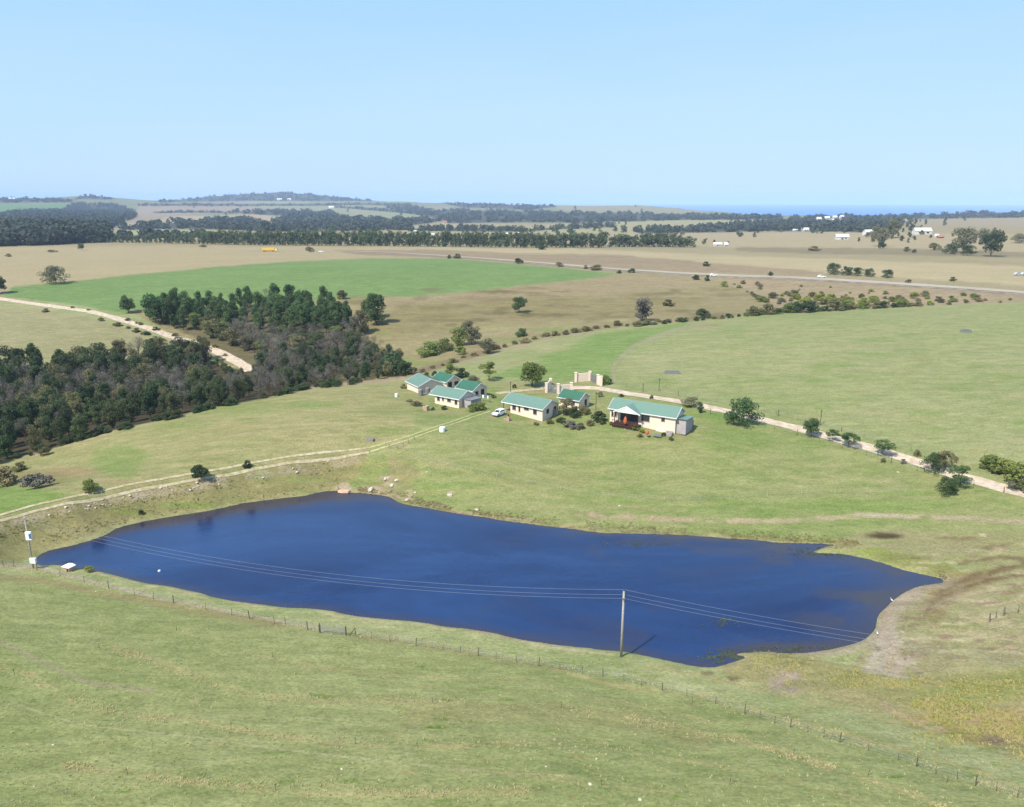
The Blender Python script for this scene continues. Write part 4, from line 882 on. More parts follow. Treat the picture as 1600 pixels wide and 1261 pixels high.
for k in range(26):
    u = 660 + k * 16; v = float(np.interp(u, [640, 700, 760, 850, 930, 1080], [588, 570, 550, 529, 516, 502])) + rt.uniform(-4, 0)
    tree('shrub', 'low scrub on the bank between the brown slope and the right-hand pasture', 'shrub', u, v, rt.uniform(3, 9), 'bush', rt.choice(['brown', 'grey', 'gum', 'brown']), rt.randrange(3), rt.uniform(1.2, 2), 'scrub along the pasture bank')
for k in range(60):
    u = rt.uniform(-20, 560); v = float(np.interp(u, [0, 75, 160, 330, 481, 636], [724, 705, 679, 640, 609, 592])) + rt.uniform(-3, 0)
    tree('shrub', 'low bush at the foot of the valley wood, ' + where(u, [90, 180, 270, 360, 450], ['left edge', 'left part', 'centre left', 'centre right', 'right part', 'right end']), 'shrub', u, v, rt.uniform(6, 14), 'bush', rt.choice(['dark', 'olive', 'dark']), rt.randrange(3), rt.uniform(1, 1.5), 'bushes at the foot of the valley wood')
for k in range(24):
    u = rt.choice([rt.uniform(60, 360), rt.uniform(150, 340)]); v = float(np.interp(u, [0, 70, 150, 200, 260, 340], [472, 481, 493, 507, 527, 550])) + rt.choice([-6, 6, 7])
    tree('shrub', 'low brown scrub on the verge of the gravel road', 'shrub', u, v, rt.uniform(3, 7), 'bush', rt.choice(['brown', 'gum', 'olive']), rt.randrange(3), 1.6, 'scrub along the gravel road')
# the windbreak: one long row, two trees deep
wb_crown = {}
def small_tree(i, kind='gum'):
    """whole tree in one mesh for trees only a few pixels tall"""
    key = (i, kind)
    if key not in wb_crown:
        rng = np.random.default_rng(500 + i); N = 320
        L = np.array([(rng.normal(0, .13), rng.normal(0, .13), z, .17) for z in np.linspace(.2, .88, 9)]); pk = rng.integers(0, 9, N)
        d = rng.normal(0, 1, (N, 3)); d /= np.linalg.norm(d, axis=1)[:, None]; c = L[pk, :3] + d * (.17 * rng.uniform(.5, 1.1, N))[:, None]
        v, f = leaf_quads(c, d.copy(), .045, rng); v[:, 2] = np.maximum(v[:, 2], 0)
        tr = MB().tube([(0, 0, -.1), (0, 0, .7)], [.03, .01], 4)
        tf = [f4 if len(f4) == 4 else None for f4 in tr.f]; tf = np.array([x_ for x_ in tf if x_])
        me = np_mesh('tree', np.vstack([v, np.array([tuple(p) for p in tr.v])]), np.vstack([f, tf + len(v)]), smooth=False); wb_crown[key] = me
    return wb_crown[key]
def stree(u, v, hpx, i, col, label, group, wide=1.0, name='windbreak_tree'):
    x, y, z = P1(u, v); h = hpx * mpp(x, y, z) / math.cos(PITCH)
    o = link(name, with_mat(small_tree(i), GREEN[col])); o.location = (x, y, z); o.rotation_euler = (0, 0, rt.uniform(0, 6.28)); o.scale = (h * wide, h * wide, h)
    return tag(o, label, 'tree', group)
u = 158
while u < 945:
    if not (941 < u < 948):
        PB = where(u, [230, 300, 370, 440, 510, 580, 650, 720, 790, 860], ['low left end', 'left of the lorry, first stretch', 'left of the lorry, second stretch', 'just left of the lorry', 'behind the yellow lorry', 'right of the white car', 'above the crop, left stretch', 'above the crop, middle stretch', 'above the crop, right stretch', 'above the tip of the crop', 'right end'])
        b = np.interp(u, [158, 250, 400, 600, 830, 945], [379, 380, 383, 384.5, 387, 387]); hh = np.interp(u, [158, 250, 330, 520, 700, 945], [8, 14, 19, 22, 21, 21])
        stree(u, b, hh * rt.uniform(.82, 1.1), rt.randrange(5), 'far', 'dark evergreen in the %s row of the long windbreak, ' % ('front' if True else '') + PB, 'trees of the long windbreak', rt.uniform(.7, 1.1))
        if rt.random() < .55: stree(u + 3, b - 2.2, hh * rt.uniform(.8, 1.1), rt.randrange(5), rt.choice(['far', 'gum']), 'dark evergreen in the rear row of the long windbreak, ' + PB, 'trees of the long windbreak', rt.uniform(.8, 1.2))
    u += rt.uniform(5.0, 7.5)
for (a, b, s, hh) in [(956, 996, 386, 19), (1004, 1048, 386, 22), (1056, 1080, 386.5, 18)]:
    u = a
    while u < b:
        stree(u, s, hh * rt.uniform(.75, 1.05), rt.randrange(5), 'far', 'dark rounded tree right of the windbreak, ' + where(u, [1000, 1050], ['first broken clump', 'second broken clump', 'third broken clump']), 'clumped trees right of the windbreak', rt.uniform(1.0, 1.4)); u += rt.uniform(5, 7)
for u, v, hp, w in [(1100,382,9,1.1),(1116,382,7,1.1),(1137,383,6,1),(815,372,18,1.1),(830,366,9,1),(870,368,14,1.3),(893,374,18,1.2),(915,377,13,1.2),(930,361,9,1.4),(962,362,9,1.6),(975,364,12,1.3),(993,362,8,1),(1010,362,8,1),
                    (520,366,14,1.2),(605,357,9,1),(740,360,8,1.4),(755,367,8,1.2),(700,362,6,1.2),(663,362,7,1),(1475,353,13,.8),(1506,345,9,1),(1446,351,8,1),(1422,352,12,1),(1424,362,12,1.2),(1345,360,10,1.6),(1470,328,6,1.6)]:
    stree(u, v, hp, rt.randrange(5), 'far', 'single dark tree standing out in the fields beyond the windbreak', 'scattered trees beyond the windbreak', w, 'field_tree')
for k in range(120):
    u, v = rt.choice([(rt.uniform(0, 1100), rt.uniform(322, 352)), (rt.uniform(900, 1600), rt.uniform(350, 372)), (rt.uniform(1200, 1440), rt.uniform(341, 366)), (rt.uniform(1300, 1440), rt.uniform(345, 380)), (rt.uniform(640, 900), rt.uniform(362, 374))])
    if v > 366 and 1200 < u < 1340: continue
    stree(u, v, rt.uniform(3, 5.5) if v < 350 else rt.uniform(5, 9), rt.randrange(5), rt.choice(['far', 'gum', 'grey', 'dark']), 'small far tree ' + where(u, [200, 400, 600, 800, 1000, 1200, 1320, 1400], ['at the far left', 'under the long hill, left', 'under the long hill, right', 'behind the windbreak, centre', 'behind the windbreak, right', 'on the pale fields before the sea', 'left of the village', 'among the village houses', 'right of the village']) + where(v, [340, 355], [', on the skyline side', ', in the middle distance', ', on its near side']), 'small far trees', rt.uniform(1, 1.5), 'garden_tree')

VILLAGE = [(1258,361,9),(1242,361,6),(1279,345,7),(1292,343,6),(1304,342,6),(1300,347,5),(1315,341,6),(1313,346,5),(1366,335,7),(1315,374,12),(1356,367,11)]
# far woods: nobody could count them, one object a wood
def wood(label, poly, hpx_m, n_scale, col, seed):
    rng = np.random.default_rng(seed); p = np.array(poly, float); x0, y0 = p.min(0); x1, y1 = p.max(0)
    area = 0.5 * abs(np.dot(p[:, 0], np.roll(p[:, 1], 1)) - np.dot(p[:, 1], np.roll(p[:, 0], 1))); n = int(area / 3.6 * n_scale) + 30
    uu = rng.uniform(x0, x1, n * 4); vv = rng.uniform(y0, y1, n * 4); k = inpoly(uu, vv, p); uu = uu[k][:n]; vv = vv[k][:n]
    for (cu, cv, ru, rv) in [(50, 356, 26, 4.5), (118, 368, 15, 3.5)] + [(a_, b_ + 1.5, c_, 3.6) for a_, b_, c_ in VILLAGE]:
        k = np.hypot((uu - cu) / ru, (vv - cv) / rv) > 1; uu = uu[k]; vv = vv[k]
    kk = fbm(uu / 9 + seed, vv / 3.5, 3) > (-.06 if seed > 40 else -.14); uu = uu[kk]; vv = vv[kk]; x, y, z = P(uu, vv + .5); n = len(uu); K = 64 if seed == 40 else 26
    h = hpx_m * rng.uniform(.45, 1.25, n); w = h * rng.uniform(.5, .8, n)
    d = rng.normal(0, 1, (n, K, 3)); d /= np.linalg.norm(d, axis=2)[..., None]; d[..., 2] = d[..., 2]
    c = np.stack([x[:, None] + d[..., 0] * w[:, None] * .8, y[:, None] + d[..., 1] * w[:, None] * .8, z[:, None] + h[:, None] * (.5 + .42 * d[..., 2])], -1)
    s = np.repeat((h * (.10 if K > 30 else .17))[:, None], K, 1).ravel()[:, None]; c = c.reshape(-1, 3); nor = d.reshape(-1, 3).copy()
    v, f = leaf_quads(c * 0, nor, 1.0, rng); v = v.reshape(-1, 4, 3) * s[:, None, :] + c[:, None, :]
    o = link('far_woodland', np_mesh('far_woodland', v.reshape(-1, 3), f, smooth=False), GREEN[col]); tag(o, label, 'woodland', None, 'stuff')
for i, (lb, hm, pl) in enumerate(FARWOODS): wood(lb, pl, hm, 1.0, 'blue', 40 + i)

# ------------------------------------------------------------------ buildings
WALL = mat('cream_plaster', lin((255,232,210), .75), .85, .5, 1.2, col2=lin((248,220,198), .72))
WHITE = mat('white_paint', (.78, .78, .76), .5, .2, 3)
ROOFG = mat('green_roof_sheet', lin((132,172,152), .54), .45, .5, 1.0, col2=lin((146,162,150), .5), spec=.4)
ROOFD = mat('deep_green_roof_sheet', lin((78,136,108), .52), .45, .5, 1.0, col2=lin((70,124,98), .5), spec=.4)
GLASS = mat('dark_glass', (.03, .032, .04), .12, 0, 1, spec=.5)
FRAME = mat('brown_frame', lin((110,84,74), .7), .6)
DOORM = mat('dark_door', lin((74,40,40), .8), .6, .3, 4)
WOODD = mat('dark_stained_timber', lin((92,58,50), .7), .7, .6, 5)
GREYP = mat('grey_plastic', lin((150,148,148), .65), .5, .3, 2)
GALV = mat('galvanised_steel', lin((168,172,172), .65), .45, .4, 6, metal=.3)
CONC = mat('concrete', lin((190,182,170), .62), .9, .6, 2, bump=.2)
BRICK = mat('pale_brick', lin((226,186,166), .66), .9, .6, 6, col2=lin((176,128,108), .6))
TIMB = mat('weathered_timber', lin((150,136,118), .6), .9, .7, 6, col2=lin((110,98,84), .6))
PALEW = mat('bleached_pole_timber', lin((206,198,184), .62), .85, .6, 5, col2=lin((168,158,144), .6))
DARKP = mat('dark_post_timber', lin((116,108,84), .62), .9, .6, 6)
STONE = mat('pale_stone', lin((234,222,196), .72), .9, .8, 3, bump=.3, col2=lin((170,156,134), .6))
WIREM = mat('wire', lin((176,180,186), .6), .4, 0, 1, metal=.2)
RUBBER = mat('rubber', (.025, .025, .025), .8)
CARW = mat('white_car_paint', (.8, .8, .8), .25, 0, 1, spec=.5)
CARS = mat('silver_car_paint', (.55, .57, .62), .3, 0, 1, metal=.3)
ORANGE = mat('orange_canvas', lin((214,120,76), .7), .8, .4, 3)
YEL = mat('yellow_tarpaulin', lin((246,200,84), .75), .7, .4, .3, col2=lin((240,178,110), .75))
LAMPM = mat('lamp_glass', (.7, .7, .68), .2, spec=.5)

def house(name, label, FL, ang, L, W, hw, rise, roofm, front=(), right=(), ovl=.35, ovr=.35, ove=.4, base=.5, group=None, z=None, plinth=0.0):
    x, y, zz = P1(*FL)
    t = thing(name, label, 'house', (x, y, (zz if z is None else z)), R(ang), group)
    rp = W / 2; wl_ = MB()
    wl_.prism([(0, -base), (W, -base), (W, hw), (W / 2, hw + rise), (0, hw)], 'x', 0, L)
    wl_.build('wall', WALL, t)
    th = .10; sl_ = rise / rp; rf = MB()
    for s in (0, 1):
        f = (lambda q_: q_) if s == 0 else (lambda q_: W - q_)
        e0, e1 = -ove, W / 2
        rf.prism([(f(e0), hw + e0 * sl_ + .03), (f(e1), hw + rise + .03), (f(e1), hw + rise + .03 + th), (f(e0), hw + e0 * sl_ + .03 + th)], 'x', -ovl, L + ovr)
    roof = rf.build('roof', roofm, t)
    # ridge capping and sheet ribs
    MB().prism([(W / 2 - .18, hw + rise + .09 - .18 * sl_ + .05), (W / 2, hw + rise + .19), (W / 2 + .18, hw + rise + .09 - .18 * sl_ + .05), (W / 2, hw + rise + .1)], 'x', -ovl - .02, L + ovr + .02).build('ridge_cap', roofm, roof)
    rb = MB(); k = 0
    xx = -ovl + .1
    while xx < L + ovr - .1:
        for s in (0, 1):
            f = (lambda q_: q_) if s == 0 else (lambda q_: W - q_)
            rb.prism([(f(-ove), hw - ove * sl_ + .03 + th - .01), (f(W / 2), hw + rise + .02 + th), (f(W / 2), hw + rise + .05 + th), (f(-ove), hw - ove * sl_ + .03 + th + .03)], 'x', xx, xx + .05)
        xx += .4
    rb.build('roof_ribs', roofm, roof)
    for xe in (-ovl - .05, L + ovr):
        bb = MB()
        for s in (0, 1):
            f = (lambda q_: q_) if s == 0 else (lambda q_: W - q_)
            bb.prism([(f(-ove - .03), hw - ove * sl_ - .13), (f(W / 2), hw + rise - .10), (f(W / 2), hw + rise + .17), (f(-ove - .03), hw - ove * sl_ + .15)], 'x', xe, xe + .05)
        bb.build('barge_board', WHITE, t)
    MB().box(-ovl, L + ovr, -ove - .05, -ove - .005, hw - ove * sl_ - .08, hw - ove * sl_ + .1).build('gutter', WHITE, t)
    def opening(kind, a, w, z0, z1, side):
        def bx(x0, x1, d0, d1, za, zb):
            if side == 'front': return MB().box(x0, x1, -d1, -d0, za, zb)
            return MB().box(L + d0, L + d1, x0, x1, za, zb)
        fr = bx(a, a + w, .003, .05, z0, z1).build(kind, FRAME if kind == 'window' else DOORM, t)
        if kind == 'window':
            p = MB(); n_ = max(1, int(round(w / .7)))
            for i in range(n_):
                x0 = a + .06 + i * (w - .06) / n_; q_ = bx(x0, x0 + (w - .06) / n_ - .06, .052, .06, z0 + .06, z1 - .06); p.add(q_.v, q_.f)
            p.build('pane', GLASS, fr); bx(a - .06, a + w + .06, .004, .12, z0 - .09, z0 - .01).build('sill', CONC, fr)
        else:
            bx(a + w * .8, a + w * .8 + .06, .052, .1, z0 + .95, z0 + 1.08).build('handle', GALV, fr)
    for o in front: opening(*o, 'front')
    for o in right: opening(*o, 'right')
    if plinth: MB().box(-.02, L + .03, -.03, W + .03, -base - .3, plinth).build('plinth', CONC, t)
    return t
HG = 'cream plastered green roofed houses of the homestead'
hA = house('small_house', 'leftmost house of the homestead, its wide plain cream gable facing the camera', (636.5,608), -58, 7.2, 7.0, 2.3, 1.5, ROOFG, group=HG, base=1.2)
hB = house('small_house', 'deep green roofed house at the back, second from the left, with two dark gable openings', (677.5,603.5), -47, 5.8, 4.6, 2.3, 1.3, ROOFD, front=[('window', 2.6, 1.6, .9, 1.6)], right=[('door', .45, 1.3, 0, 2.0), ('window', 2.6, 1.4, .9, 1.9)], group=HG, base=.8)
hC = house('small_house', 'deep green roofed house behind the front left house, dark door and window in its gable', (714,619), -40, 5.6, 5.2, 2.4, 1.4, ROOFD, right=[('window', .8, 1.2, 1.0, 1.9), ('door', 3.0, 1.2, 0, 2.1)], group=HG, base=1.2)
hD = house('long_house', 'pale green roofed long house in front of the three small ones', (679.5,630), -35, 7.6, 5.8, 2.3, 1.3, ROOFG, front=[('window', .8, .8, .9, 1.9), ('window', 2.4, .5, 1.1, 1.9), ('window', 4.0, 1.1, 1.1, 1.8), ('window', 6.3, .8, .8, 1.9)], ovl=1.5, group=HG, base=1.2)
hE = house('long_house', 'pale green roofed long house in the middle, its left end over a carport', (797.5,645), -37, 9.2, 6.5, 2.5, 1.35, ROOFG, right=[('door', 4.6, .9, 0, 2.0), ('window', 1.6, 1.0, 1.0, 2.0)], front=[('window', .6, 1.0, 1.0, 2.1), ('window', 2.4, .5, .8, 2.1), ('window', 4.0, 1.3, 1.5, 2.1), ('window', 6.6, 1.0, .9, 2.0)], ovl=2.4, group=HG, base=1.4)
hF = house('small_house', 'small deep green roofed house behind tall shrubs, between the middle and the big house', (873.5,634), -39, 5.8, 4.4, 2.4, 1.3, ROOFD, front=[('window', 3.6, 1.0, 1.0, 1.9)], right=[('door', 2.4, .9, 0, 2.0)], group=HG, base=1.0)
hG = house('big_house', 'biggest house, long green roof with a white porch gable over a dark deck', (952.5,659), -31, 15.4, 5.6, 2.9, 1.5, ROOFG,
 front=[('window', .4, .5, 1.0, 2.2), ('window', 1.2, .5, 1.0, 2.2), ('window', 7.6, 1.9, 1.0, 2.3), ('window', 12.2, .8, 1.6, 2.3)], group=HG, base=1.6, z=P1(1050, 672)[2] + .7)
for dx, y0, y1 in ((7.62, 5.0, 5.9), ):
    pass
# porch of the big house
pg = MB(); pz = 2.75
pg.prism([(1.9, pz - .1), (7.5, pz - .1), (4.7, pz + 1.25)], 'y', -1.72, -1.62); pg.build('porch_gable', WHITE, hG)
pr = MB()
for s in (0, 1):
    f = (lambda q_: q_) if s == 0 else (lambda q_: 9.4 - q_)
    pr.prism([(f(1.6), pz - .22), (f(4.7), pz + 1.3), (f(4.7), pz + 1.4), (f(1.6), pz - .1)], 'y', -1.6, 2.2)
pr.build('porch_roof', ROOFG, hG)
for s in (0, 1):
    f = (lambda q_: q_) if s == 0 else (lambda q_: 9.4 - q_)
    MB().prism([(f(1.5), pz - .3), (f(4.7), pz + 1.26), (f(4.7), pz + 1.5), (f(1.5), pz - .06)], 'y', -1.82, -1.74).build('barge_board', WHITE, hG)
MB().box(1.7, 7.6, -2.6, -.06, -.25, 0.02).build('deck', WOODD, hG)
rl = MB()
for i in range(13): rl.box(1.75 + i * .475, 1.82 + i * .475, -2.6, -2.54, .03, .95)
rl.box(1.7, 7.6, -2.62, -2.52, .95, 1.03); rl.box(1.7, 7.6, -2.6, -2.55, .3, .38); rl.build('railing', WOODD, hG)
for xx in (1.85, 4.7, 7.45): MB().box(xx - .07, xx + .07, -1.7, -1.56, .03, 2.65).build('porch_post', WOODD, hG)
MB().box(1.7, 7.6, -2.5, -.4, -1.5, -.27).build('deck_skirt', mat('dark_timber_skirt', (.035, .024, .02), .9), hG)
MB().box(2.6, 6.8, -.055, -.004, .05, 2.2).build('sliding_door', GLASS, hG)
an = MB(); an.prism([(.6, -.9), (5.2, -.9), (5.2, 2.0), (.6, 2.45)], 'x', 15.45, 17.6); an.build('annex', mat('grey_plaster', lin((206,196,196), .65), .9, .4, 1), hG)
MB().prism([(.3, 2.52), (5.5, 2.02), (5.5, 2.1), (.3, 2.6)], 'x', 15.4, 17.8).build('annex_roof', ROOFG, hG)
st = MB()
for i in range(4): st.box(13.6, 15.2, -.4 - .35 * (i + 1), -.4 - .35 * i, -1.5, -.25 - .2 * i)
st.build('steps', CONC, hG)
MB().box(11.2, 15.2, -.42, -.06, -1.6, -.55).build('low_wall', WALL, hG)
# porch on the middle house and carport posts
for xx in (-2.2,): MB().box(xx, xx + .1, .1, .2, -1.2, 2.2).build('carport_post', WOODD, hE)
MB().box(-2.2, -2.1, 5.6, 5.7, -1.2, 2.2).build('carport_post', WOODD, hE)
MB().prism([(1.4, -1.0), (5.4, -1.0), (5.4, 1.7), (1.4, 1.9)], 'x', 7.65, 10.2).build('annex', MATS['grey_plaster'], hD)
MB().prism([(1.2, 1.96), (5.6, 1.74), (5.6, 1.82), (1.2, 2.04)], 'x', 7.98, 10.4).build('annex_roof', GALV, hD)

def lathe(prof, k=16):
    mb = MB(); vs_ = []; fs_ = []
    for r, z in prof:
        for j in range(k): a = 2 * math.pi * j / k; vs_.append((r * math.cos(a), r * math.sin(a), z))
    for i in range(len(prof) - 1):
        for j in range(k): fs_.append((i * k + j, i * k + (j + 1) % k, (i + 1) * k + (j + 1) % k, (i + 1) * k + j))
    fs_.append(tuple(range(k))[::-1]); fs_.append(tuple((len(prof) - 1) * k + j for j in range(k)))
    return mb.add(vs_, fs_)
def tank(u, v, r, h, m, label, group=None, name='water_tank', cat='water tank'):
    x, y, z = P1(u, v); t = thing(name, label, cat, (x, y, z), random.uniform(0, 6), group)
    pr = [(r, -.15)]; n_ = 6
    for i in range(n_): pr += [(r, h * (i + .1) / n_), (r * 1.02, h * (i + .5) / n_), (r, h * (i + .9) / n_)]
    pr += [(r * .96, h), (r * .55, h * 1.1), (r * .2, h * 1.14)]
    lathe(pr, 20).build('shell', m, t, True); lathe([(r * .19, h * 1.13), (r * .19, h * 1.2), (r * .02, h * 1.21)], 12).build('lid', m, t)
    MB().tube([(r * .98, 0, .15), (r * 1.2, 0, .15), (r * 1.25, 0, -.1)], .03, 6).build('pipe', GREYP, t)
tank(657.5, 618, .62, 1.6, GREYP, 'grey water tank against the wide gable, left of its twin'); tank(668.5, 615.5, .62, 1.6, GREYP, 'grey water tank against the wide gable, right of its twin')
tank(691, 674, .62, .95, mat('white_plastic', (.8, .8, .82), .5), 'squat white water tank alone in the pasture below the homestead')
tank(619.5, 620, .4, .8, mat('white_plastic', (.8, .8, .82), .5), 'small white tank on the pasture left of the homestead')
tank(866, 650, .55, 1.5, GREYP, 'grey water tank at the gable of the middle house'); tank(1079, 667, .6, 1.6, GREYP, 'grey water tank at the right end of the big house')
def trough(u, v, L, W, h, m, label, ang=0, cat='trough'):
    x, y, z = P1(u, v); t = thing('cattle_trough', label, cat, (x, y, z), R(ang)); b = MB()
    b.box(-L/2, L/2, -W/2, -W/2+.1, -.1, h); b.box(-L/2, L/2, W/2-.1, W/2, -.1, h); b.box(-L/2, -L/2+.1, -W/2+.1, W/2-.1, -.1, h); b.box(L/2-.1, L/2, -W/2+.1, W/2-.1, -.1, h)
    b.build('basin', m, t); MB().box(-L/2+.1, L/2-.1, -W/2+.1, W/2-.1, -.05, h*.8).build('water_fill', GLASS, t)
trough(1509, 519, 3.0, 1.8, .8, GALV, 'pale cattle trough alone in the right-hand pasture')
trough(1050, 584, 4.2, 1.1, .8, GALV, 'long grey cattle trough in the pasture beyond the drive', -5)
trough(578, 689, 1.5, .8, .7, CONC, 'small grey trough beside the end of the dam track')
x, y, z = P1(666, 641); t = thing('crate', 'pale wooden crate standing left of the front left house', 'crate', (x, y, z), R(-30)); c = MB()
for i in range(4): c.box(-.55, .55, -.56, -.5, i * .3, i * .3 + .22); c.box(-.55, .55, .5, .56, i * .3, i * .3 + .22); c.box(-.56, -.5, -.49, .49, i * .3, i * .3 + .22); c.box(.5, .56, -.49, .49, i * .3, i * .3 + .22)
c.build('slats', mat('pale_plank', lin((230,200,166), .65), .9, .5, 5), t); MB().box(-.5, .5, -.5, .5, 0, .9).build('load', CONC, t)
# brick barbecue before the middle house
x, y, z = P1(796, 658); t = thing('barbecue', 'built barbecue of pale brick in front of the middle house', 'barbecue', (x, y, z), R(-35), None, .75)
MB().box(-.9, .1, -.4, .4, -.2, .85).build('hearth', BRICK, t); MB().prism([(-.85, .86), (.05, .86), (-.15, 1.5), (-.65, 1.5)], 'y', -.3, .35).build('hood', BRICK, t); MB().box(-.6, -.2, -.2, .2, 1.51, 2.1).build('chimney', mat('rusty_steel', lin((120,70,66), .7), .8), t); MB().box(-2.0, -.95, -.4, .4, -.2, .5).build('worktop', CONC, t)
# washing line behind the front left house
x, y, z = P1(756, 628); t = thing('washing_line', 'washing line with pale cloths right of the front left house', 'washing line', (x, y, z), R(-30))
for s_ in (-1.6, 1.6): MB().tube([(s_, 0, -.1), (s_, 0, 1.9)], .04, 6).build('line_post', GALV, t)
MB().tube([(-1.6, 0, 1.85), (0, 0, 1.78), (1.6, 0, 1.85)], .012, 4).build('line', WIREM, t)
for i_, (a_, w_) in enumerate([(-1.2, .5), (-.5, .6), (.4, .5), (1.0, .35)]): MB().box(a_, a_ + w_, -.012, .012, 1.0, 1.78).build('cloth', WHITE if i_ % 2 else ROOFG, t)
# orange parasols
def parasol(u, v, h, label):
    x, y, z = P1(u, v); t = thing('parasol', label, 'parasol', (x, y, z))
    MB().tube([(0, 0, 0), (0, 0, h)], .03, 6).build('pole', WOODD, t)
    lathe([(.10, h * .42), (.34, h * .48), (.42, h * .6), (.34, h * .8), (.14, h * .96), (.03, h)], 10).build('canopy', ORANGE, t)
    lathe([(.28, -.02), (.28, .1), (.06, .14)], 10).build('base', CONC, t)
parasol(976.5, 671, 3.0, 'furled orange parasol in front of the dark deck'); parasol(1011, 684, 1.8, 'small furled orange parasol in the garden below the big house')
x, y, z = P1(1026, 684)
t = thing('garden_bench', 'low grey garden bench on the lawn below the big house', 'bench', (x, y, z), R(-20)); MB().box(-.8, .8, -.2, .2, .38, .45).build('seat', GALV, t); MB().box(-.8, .8, .16, .22, .46, .85).build('backrest', GALV, t)
for s in (-.7, .7): MB().box(s - .04, s + .04, -.18, .18, 0, .37).build('leg', GALV, t)

# entrance walls
def wall_run(label, pts, h, gates, ph=.4):
    x, y, z = P1(*pts[0]); t = thing('entrance_wall', label, 'wall', (0, 0, 0)); W3 = [Vector(P1(*p)) for p in pts]
    base = min(w_.z for w_ in W3) - .2; t.location = (W3[0].x, W3[0].y, W3[0].z); o0 = W3[0]
    for i, w_ in enumerate(W3):
        p = w_ - o0; MB().box(p.x - .32, p.x + .32, p.y - .32, p.y + .32, p.z - .4, p.z + h + ph).build('pillar', WALL, t)
        MB().box(p.x - .38, p.x + .38, p.y - .38, p.y + .38, p.z + h + ph + .003, p.z + h + ph + .12).build('pillar_cap', WALL, t)
    for i in range(len(W3) - 1):
        a = W3[i] - o0; b = W3[i + 1] - o0; d = b - a; L = math.hypot(d.x, d.y); n2 = Vector((-d.y, d.x, 0)) / L; u_ = Vector((d.x, d.y, 0)) / L; a2 = a + u_ * .33; b2 = b - u_ * .33
        def slab(p, q_, th, z0, z1, mb): 
            n_ = n2 * th; c_ = [p - n_, q_ - n_, q_ + n_, p + n_]; mb.add([(k_.x, k_.y, k_.z + z0) for k_ in c_] + [(k_.x, k_.y, k_.z + z1) for k_ in c_], [(0,3,2,1),(4,5,6,7),(0,1,5,4),(1,2,6,5),(2,3,7,6),(3,0,4,7)])
        if i in gates:
            g = MB(); n_ = 14
            for k_ in range(n_): p = a2.lerp(b2, (k_ + .15) / n_); q_ = a2.lerp(b2, (k_ + .75) / n_); slab(p, q_, .025, .1, h, g)
            slab(a2, b2, .04, .05, .2, g); slab(a2, b2, .04, h - .15, h + .02, g); g.build('gate', GALV, t)
        else:
            m_ = MB(); slab(a2, b2, .12, -.4, h + .15, m_); m_.build('wall_panel', WALL, t)
    return t
wall_run('cream entrance wall with a grey gate at its left, nearer the houses', [(860,606),(853.5,613.5),(872,615),(892.5,613)], 2.1, [1])
wall_run('cream entrance wall with a grey gate at its right, beyond the drive', [(899.5,597),(921.5,595),(934,600.5),(939,603)], 2.2, [1])

# vehicles
def car(u, v, ang, m, label, L=4.3, W=1.75, hb=.85, hr=1.5, van=False, group=None, s=1.0):
    x, y, z = P1(u, v); t = thing('parked_car' if not group else 'car', label, 'car', (x, y, z + .05), R(ang), group, s)
    b = MB(); b.prism([(-L/2, .3), (L/2, .3), (L/2, .72), (L/2 - .25, .86), (L/2 - 1.05, .95), (-L/2 + .1, .98), (-L/2, .8)], 'y', -W/2, W/2); b.build('body', m, t)
    fw = L/2 - 1.05; rw = -L/2 + (.15 if van else .5)
    MB().prism([(rw, .985), (fw, .955), (fw - .7, hr), (rw + (.1 if van else .45), hr)], 'y', -W/2 + .12, W/2 - .12).build('cabin', m, t)
    w_ = MB(); w_.prism([(rw + .3 + (0 if van else .3), 1.05), (fw - .25, 1.03), (fw - .75, hr - .1), (rw + .4 + (0 if van else .3), hr - .1)], 'y', -W/2 + .1, -W/2 + .117); w_.prism([(rw + .3 + (0 if van else .3), 1.05), (fw - .25, 1.03), (fw - .75, hr - .1), (rw + .4 + (0 if van else .3), hr - .1)], 'y', W/2 - .117, W/2 - .1)
    w_.build('side_window', GLASS, t)
    MB().add([(fw + .02, -W/2 + .2, 1.0), (fw + .02, W/2 - .2, 1.0), (fw - .62, W/2 - .25, hr - .05), (fw - .62, -W/2 + .25, hr - .05), (fw - .02, -W/2 + .2, .99), (fw - .02, W/2 - .2, .99), (fw - .68, W/2 - .25, hr - .06), (fw - .68, -W/2 + .25, hr - .06)], [(0,1,2,3),(7,6,5,4),(0,4,5,1),(1,5,6,2),(2,6,7,3),(3,7,4,0)]).build('windscreen', GLASS, t)
    for sx in (L/2 - .85, -L/2 + .8):
        for sy in (-W/2 - .02, W/2 - .2):
            wh = MB().tube([(sx, sy, .33), (sx, sy + .22, .33)], .33, 14).build('wheel', RUBBER, t)
            MB().tube([(sx, sy - .01 if sy < 0 else sy + .21, .33), (sx, sy + .01 if sy < 0 else sy + .235, .33)], .18, 10).build('rim', GALV, wh)
    for sy in (-W/2 + .1, W/2 - .45): MB().box(L/2 + .003, L/2 + .04, sy, sy + .35, .56, .72).build('headlight', LAMPM, t)
    MB().box(L/2 + .003, L/2 + .09, -W/2 + .05, W/2 - .05, .32, .5).build('bumper', GREYP, t)
    return t
car(779.5, 649, -128, CARW, 'white hatchback parked nose out at the carport of the middle house', L=3.9, van=True, s=.88)
car(1115, 431.5, -2, CARW, 'white car driving on the highway, left of the dark thicket', group='cars on the highway')
car(1283.5, 434, -4, CARW, 'white car driving on the highway at the left end of the dark thicket', group='cars on the highway')
car(1590, 430, 8, CARS, 'silver car parked on the pale field at the right edge, left one'); car(1600, 430, 15, CARS, 'silver car parked on the pale field, cut by the right edge')
